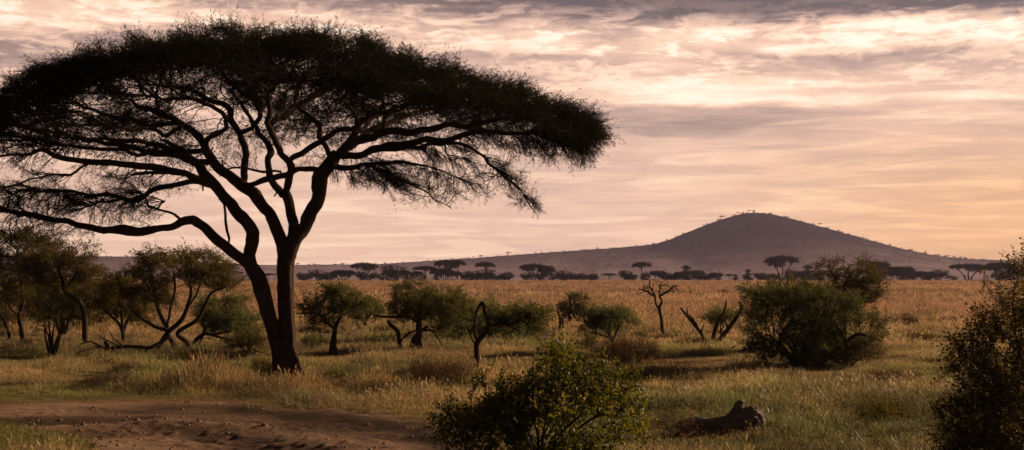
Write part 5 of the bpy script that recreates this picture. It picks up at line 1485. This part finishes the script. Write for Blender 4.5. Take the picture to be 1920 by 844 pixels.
# three that stand out on the summit
for px, s_, lab in ((1412, 1.0, 'round tree standing out alone on the very summit of the hill'), (1392, .8, 'small tree just left of the summit tree of the hill'), (1445, .8, 'bushy tree just right of the hill summit')):
    o = RP[0].copy(); COL.objects.link(o); x = (px - 960) / F * HY
    o.location = (x, HY - 5, float(hill_z(np.array([x]), np.array([HY - 5.0]))[0]) - .3); o.scale = (s_, s_, s_ * 1.2)
    tag(o, lab, 'tree', 'trees along the crest of the hill')
# scrub scattered over the slopes
n = 2600
px = R.uniform(300, 2000, n); yv = R.uniform(1850, 2480, n); x = (px - 960) / F * yv
z = hill_z(x, yv)
k = R.uniform(0, 1, n) < .35 + .65 * sstep(10, 70, z)
x, yv, z = x[k], yv[k], z[k]
q = unit(R.normal(0, 1, (len(x) * 14, 3)))
c = np.repeat(np.stack([x, yv, z + 1.0], -1), 14, 0); sc = np.repeat(R.uniform(0.8, 2.2, len(x)), 14)[:, None]
a = c + q * sc * np.array([1, 1, .7]) * .8
d1 = R.normal(0, 1, a.shape) * sc * .5; d2 = R.normal(0, 1, a.shape) * sc * .5
V = np.stack([a, a + d1, a + d2], 1).reshape(-1, 3)
so = mesh_obj('hillside_scrub', V, np.arange(len(V)).reshape(-1, 3), M_FAR, None, attrs={'tint': np.full(len(V), .4)})
tag(so, 'dark specks of scrub scattered over the slopes of the hill', 'scrub', kind='stuff')


# ------------------------------------------------------------------ sky, sun, haze
SUN_AZ = math.radians(62)    # to the right of the view, a little beyond the scene
SUN_EL = math.radians(19)
world = bpy.data.worlds.new("World"); scene.world = world
world.use_nodes = True
nt = world.node_tree; nt.nodes.clear()
wo = N(nt, 'ShaderNodeOutputWorld')
tc = N(nt, 'ShaderNodeTexCoord')
nrm = N(nt, 'ShaderNodeVectorMath', operation='NORMALIZE'); nt.links.new(tc.outputs['Generated'], nrm.inputs[0])
sp_ = N(nt, 'ShaderNodeSeparateXYZ'); nt.links.new(nrm.outputs[0], sp_.inputs[0])


def M(op, a, b=None, c=None, clamp=False):
    n = N(nt, 'ShaderNodeMath', operation=op); n.use_clamp = clamp
    for s, v in zip(n.inputs, (a, b, c)):
        if v is None: continue
        if isinstance(v, (int, float)): s.default_value = v
        else: nt.links.new(v, s)
    return n.outputs[0]


U = M('MULTIPLY', M('ARCTAN2', sp_.outputs[0], sp_.outputs[1]), 180 / math.pi)     # azimuth, degrees right of view
Vv = M('MULTIPLY', M('ARCSINE', sp_.outputs[2]), 180 / math.pi)                    # elevation, degrees
D = 180 / math.pi / F                                                             # degrees per photo pixel


def uv(px, py): return math.degrees(math.atan((px - 960) / F)), (514 - py) * D


def comb(a, b, c=0.0):
    n = N(nt, 'ShaderNodeCombineXYZ')
    for s, v in zip(n.inputs, (a, b, c)):
        if isinstance(v, (int, float)): s.default_value = v
        else: nt.links.new(v, s)
    return n.outputs[0]


def cloudnoise(su, sv, seed, detail=6, rough=0.58, dist=0.4):
    v = comb(M('MULTIPLY', U, su), M('MULTIPLY', Vv, sv), seed)
    return M('SUBTRACT', noise_tex(nt, v, 1.0, detail, rough, dist), 0.5)


def smooth(a, b, x):
    n = N(nt, 'ShaderNodeMapRange', interpolation_type='SMOOTHSTEP')
    n.inputs[1].default_value = a; n.inputs[2].default_value = b; nt.links.new(x, n.inputs[0])
    return n.outputs[0]


def blob(px, py, rx, ry, amp, wob=None):
    u0, v0 = uv(px, py)
    du = M('DIVIDE', M('SUBTRACT', Uw, u0), rx * D); dv = M('DIVIDE', M('SUBTRACT', Vw, v0), ry * D)
    r2 = M('ADD', M('MULTIPLY', du, du), M('MULTIPLY', dv, dv))
    return M('MULTIPLY', M('EXPONENT', M('MULTIPLY', r2, -1.0)), amp)


wA = cloudnoise(0.16, 0.9, 3.3, 3); wB = cloudnoise(0.5, 1.6, 7.7, 4, 0.6)
Vw = M('ADD', Vv, M('ADD', M('MULTIPLY', wA, 1.3), M('MULTIPLY', wB, 0.7)))
Uw = M('ADD', U, M('MULTIPLY', wB, 3.0))


def profile(stops):
    """stops: (photo row, brightness 0..1)"""
    r = N(nt, 'ShaderNodeValToRGB'); cr = r.color_ramp
    st = sorted([((514 - y) * D / 14.0, b) for y, b in stops])
    while len(cr.elements) < len(st): cr.elements.new(.5)
    for e, (p, b_) in zip(cr.elements, st):
        e.position = max(0, min(1, p)); e.color = (b_, b_, b_, 1)
    nt.links.new(M('DIVIDE', Vw, 14.0, clamp=True), r.inputs[0])
    s = N(nt, 'ShaderNodeSeparateColor'); nt.links.new(r.outputs[0], s.inputs[0])
    return s.outputs[0]


R_ = profile([(514, .62), (470, .60), (430, .64), (400, .66), (360, .64), (330, .58), (290, .60), (255, .55), (215, .53), (200, .62), (165, .67), (146, .63), (132, .58), (112, .60), (92, .80), (68, .86), (56, .60), (42, .26), (15, .15), (-60, .14)])
L_ = profile([(514, .68), (470, .68), (400, .66), (330, .62), (260, .62), (190, .56), (150, .50), (110, .46), (85, .58), (60, .76), (35, .76), (18, .52), (0, .44), (-40, .34), (-80, .25)])
m1 = smooth(uv(560, 0)[0], uv(1150, 0)[0], Uw)
prof = M('ADD', M('MULTIPLY', R_, m1), M('MULTIPLY', L_, M('SUBTRACT', 1.0, m1)))
# streaks and puffs
st1 = cloudnoise(0.22, 2.3, 1.1, 7, 0.6, 0.6)
st2 = cloudnoise(0.65, 6.5, 5.9, 6, 0.6, 0.8)
puff = cloudnoise(0.75, 1.9, 9.2, 7, 0.62, 1.0)
hi = smooth(6.0, 8.6, Vv)
t = M('ADD', prof, M('MULTIPLY', st1, M('SUBTRACT', 0.42, M('MULTIPLY', hi, 0.15))))
t = M('ADD', t, M('MULTIPLY', st2, M('SUBTRACT', 0.13, M('MULTIPLY', hi, 0.06))))
t = M('ADD', t, M('MULTIPLY', puff, M('MULTIPLY', hi, 0.35)))
# broken cumulus with firm edges high up, thin banded stratus with firm upper edges lower down
cm = smooth(-0.06, 0.09, M('ADD', cloudnoise(0.30, 1.5, 12.5, 8, 0.62, 0.5), M('MULTIPLY', puff, 0.35)))
t = M('ADD', t, M('MULTIPLY', M('SUBTRACT', cm, 0.5), M('MULTIPLY', hi, 0.26)))
sb = smooth(-0.02, 0.10, cloudnoise(0.13, 1.5, 31.5, 8, 0.62, 0.9))
t = M('ADD', t, M('MULTIPLY', M('SUBTRACT', sb, 0.5), M('SUBTRACT', 0.11, M('MULTIPLY', hi, 0.05))))
for b_ in ((1310, 228, 300, 24, -.15), (1180, 250, 200, 22, -.06), (1160, 68, 60, 14, -.30), (1340, 172, 170, 30, .36), (1600, 105, 110, 12, .34), (1480, 75, 90, 12, -.16), (1720, 120, 260, 14, -.14),
           (1800, 60, 200, 16, .05), (60, 110, 120, 40, -.03), (120, 45, 200, 20, .08), (1000, 48, 70, 14, .16), (1240, 118, 100, 16, .22), (1050, 76, 20, 5, .2), (950, 130, 300, 40, .02), (1750, 25, 320, 22, -.10), (1500, 6, 600, 28, -.17), (1750, 220, 200, 40, .10),
           (1500, 195, 500, 7, .16), (1800, 235, 260, 10, .1)):
    t = M('ADD', t, blob(*b_))
rr = ramp(nt, t, [(0.0, (0.13, 0.088, 0.088)), (0.20, (0.235, 0.155, 0.14)), (0.36, (0.45, 0.30, 0.255)), (0.50, (0.66, 0.435, 0.35)), (0.62, (0.82, 0.535, 0.41)), (0.74, (0.95, 0.67, 0.50)), (0.88, (1.03, 0.83, 0.67)), (1.0, (1.08, 0.94, 0.80))])
# warmer and yellower low towards the sun
warm = M('MULTIPLY', smooth(2, 21, U), smooth(7.5, 1.5, Vv))
col = mixc(nt, M('MULTIPLY', warm, 0.9), rr, mixc(nt, 1.0, rr, (1.04, 0.83, 0.46), 'MULTIPLY'))
# the cloud deck darkens overhead and away from the sunset
sd_ = N(nt, 'ShaderNodeVectorMath', operation='DOT_PRODUCT'); nt.links.new(nrm.outputs[0], sd_.inputs[0])
sd_.inputs[1].default_value = (math.sin(math.radians(20)), math.cos(math.radians(20)), 0.05)
away = smooth(0.80, -0.2, sd_.outputs['Value'])
over = smooth(11.5, 24.0, Vv)
dim = M('MULTIPLY', M('SUBTRACT', 1.0, M('MULTIPLY', away, 0.88)), M('SUBTRACT', 1.0, M('MULTIPLY', over, 0.82)))
colD = mixc(nt, 1.0, col, comb(dim, dim, dim), 'MULTIPLY')
sky = N(nt, 'ShaderNodeTexSky', sky_type='NISHITA'); sky.sun_disc = False
sky.sun_elevation = SUN_EL; sky.sun_rotation = SUN_AZ; sky.altitude = 1500; sky.dust_density = 3.0
bg1 = N(nt, 'ShaderNodeBackground'); bg1.inputs[1].default_value = 0.70; nt.links.new(mixc(nt, 1.0, colD, (1.0, 0.96, 0.90), 'MULTIPLY'), bg1.inputs[0])
bg2 = N(nt, 'ShaderNodeBackground'); bg2.inputs[1].default_value = 0.006; nt.links.new(sky.outputs[0], bg2.inputs[0])
ad = N(nt, 'ShaderNodeAddShader'); nt.links.new(bg1.outputs[0], ad.inputs[0]); nt.links.new(bg2.outputs[0], ad.inputs[1])
nt.links.new(ad.outputs[0], wo.inputs[0])
world.cycles.sampling_method = 'MANUAL'; world.cycles.sample_map_resolution = 1024

sl = bpy.data.lights.new('sun', 'SUN'); sl.energy = 4.8; sl.color = (1.0, 0.70, 0.44); sl.angle = math.radians(1.5)
so_ = bpy.data.objects.new('sun', sl); COL.objects.link(so_)
dv = Vector((math.sin(SUN_AZ) * math.cos(SUN_EL), math.cos(SUN_AZ) * math.cos(SUN_EL), math.sin(SUN_EL)))
so_.rotation_euler = dv.to_track_quat('Z', 'Y').to_euler(); so_.location = (60, 30, 40)

m, nt, out = new_mat('haze_air')
pv = N(nt, 'ShaderNodeVolumePrincipled')
pv.inputs['Color'].default_value = (0.70, 0.64, 1.0, 1); pv.inputs['Density'].default_value = 0.00007; pv.inputs['Anisotropy'].default_value = 0.2
nt.links.new(pv.outputs[0], out.inputs['Volume'])
x0, x1, y0, y1, z0, z1 = -2700, 2700, -260, 3500, -22, 140
V = [(x, y, z) for z in (z0, z1) for y in (y0, y1) for x in (x0, x1)]
Q = [(0, 2, 3, 1), (4, 5, 7, 6), (0, 1, 5, 4), (2, 6, 7, 3), (0, 4, 6, 2), (1, 3, 7, 5)]
hz = mesh_obj('haze', V, None, m, quads=Q)
tag(hz, 'thin pink evening haze over the plain and the hill', 'haze', kind='stuff')

vs = scene.view_settings
vs.view_transform = 'Standard'; vs.look = 'None'; vs.gamma = 1; vs.exposure = 0.62; vs.use_curve_mapping = False
scene.cycles.max_bounces = 6; scene.cycles.diffuse_bounces = 3; scene.cycles.transmission_bounces = 4
scene.cycles.volume_bounces = 0; scene.cycles.transparent_max_bounces = 4
scene.cycles.use_denoising = True
print('TRIS', sum(len(o.data.polygons) for o in bpy.data.objects if o.type == 'MESH'))
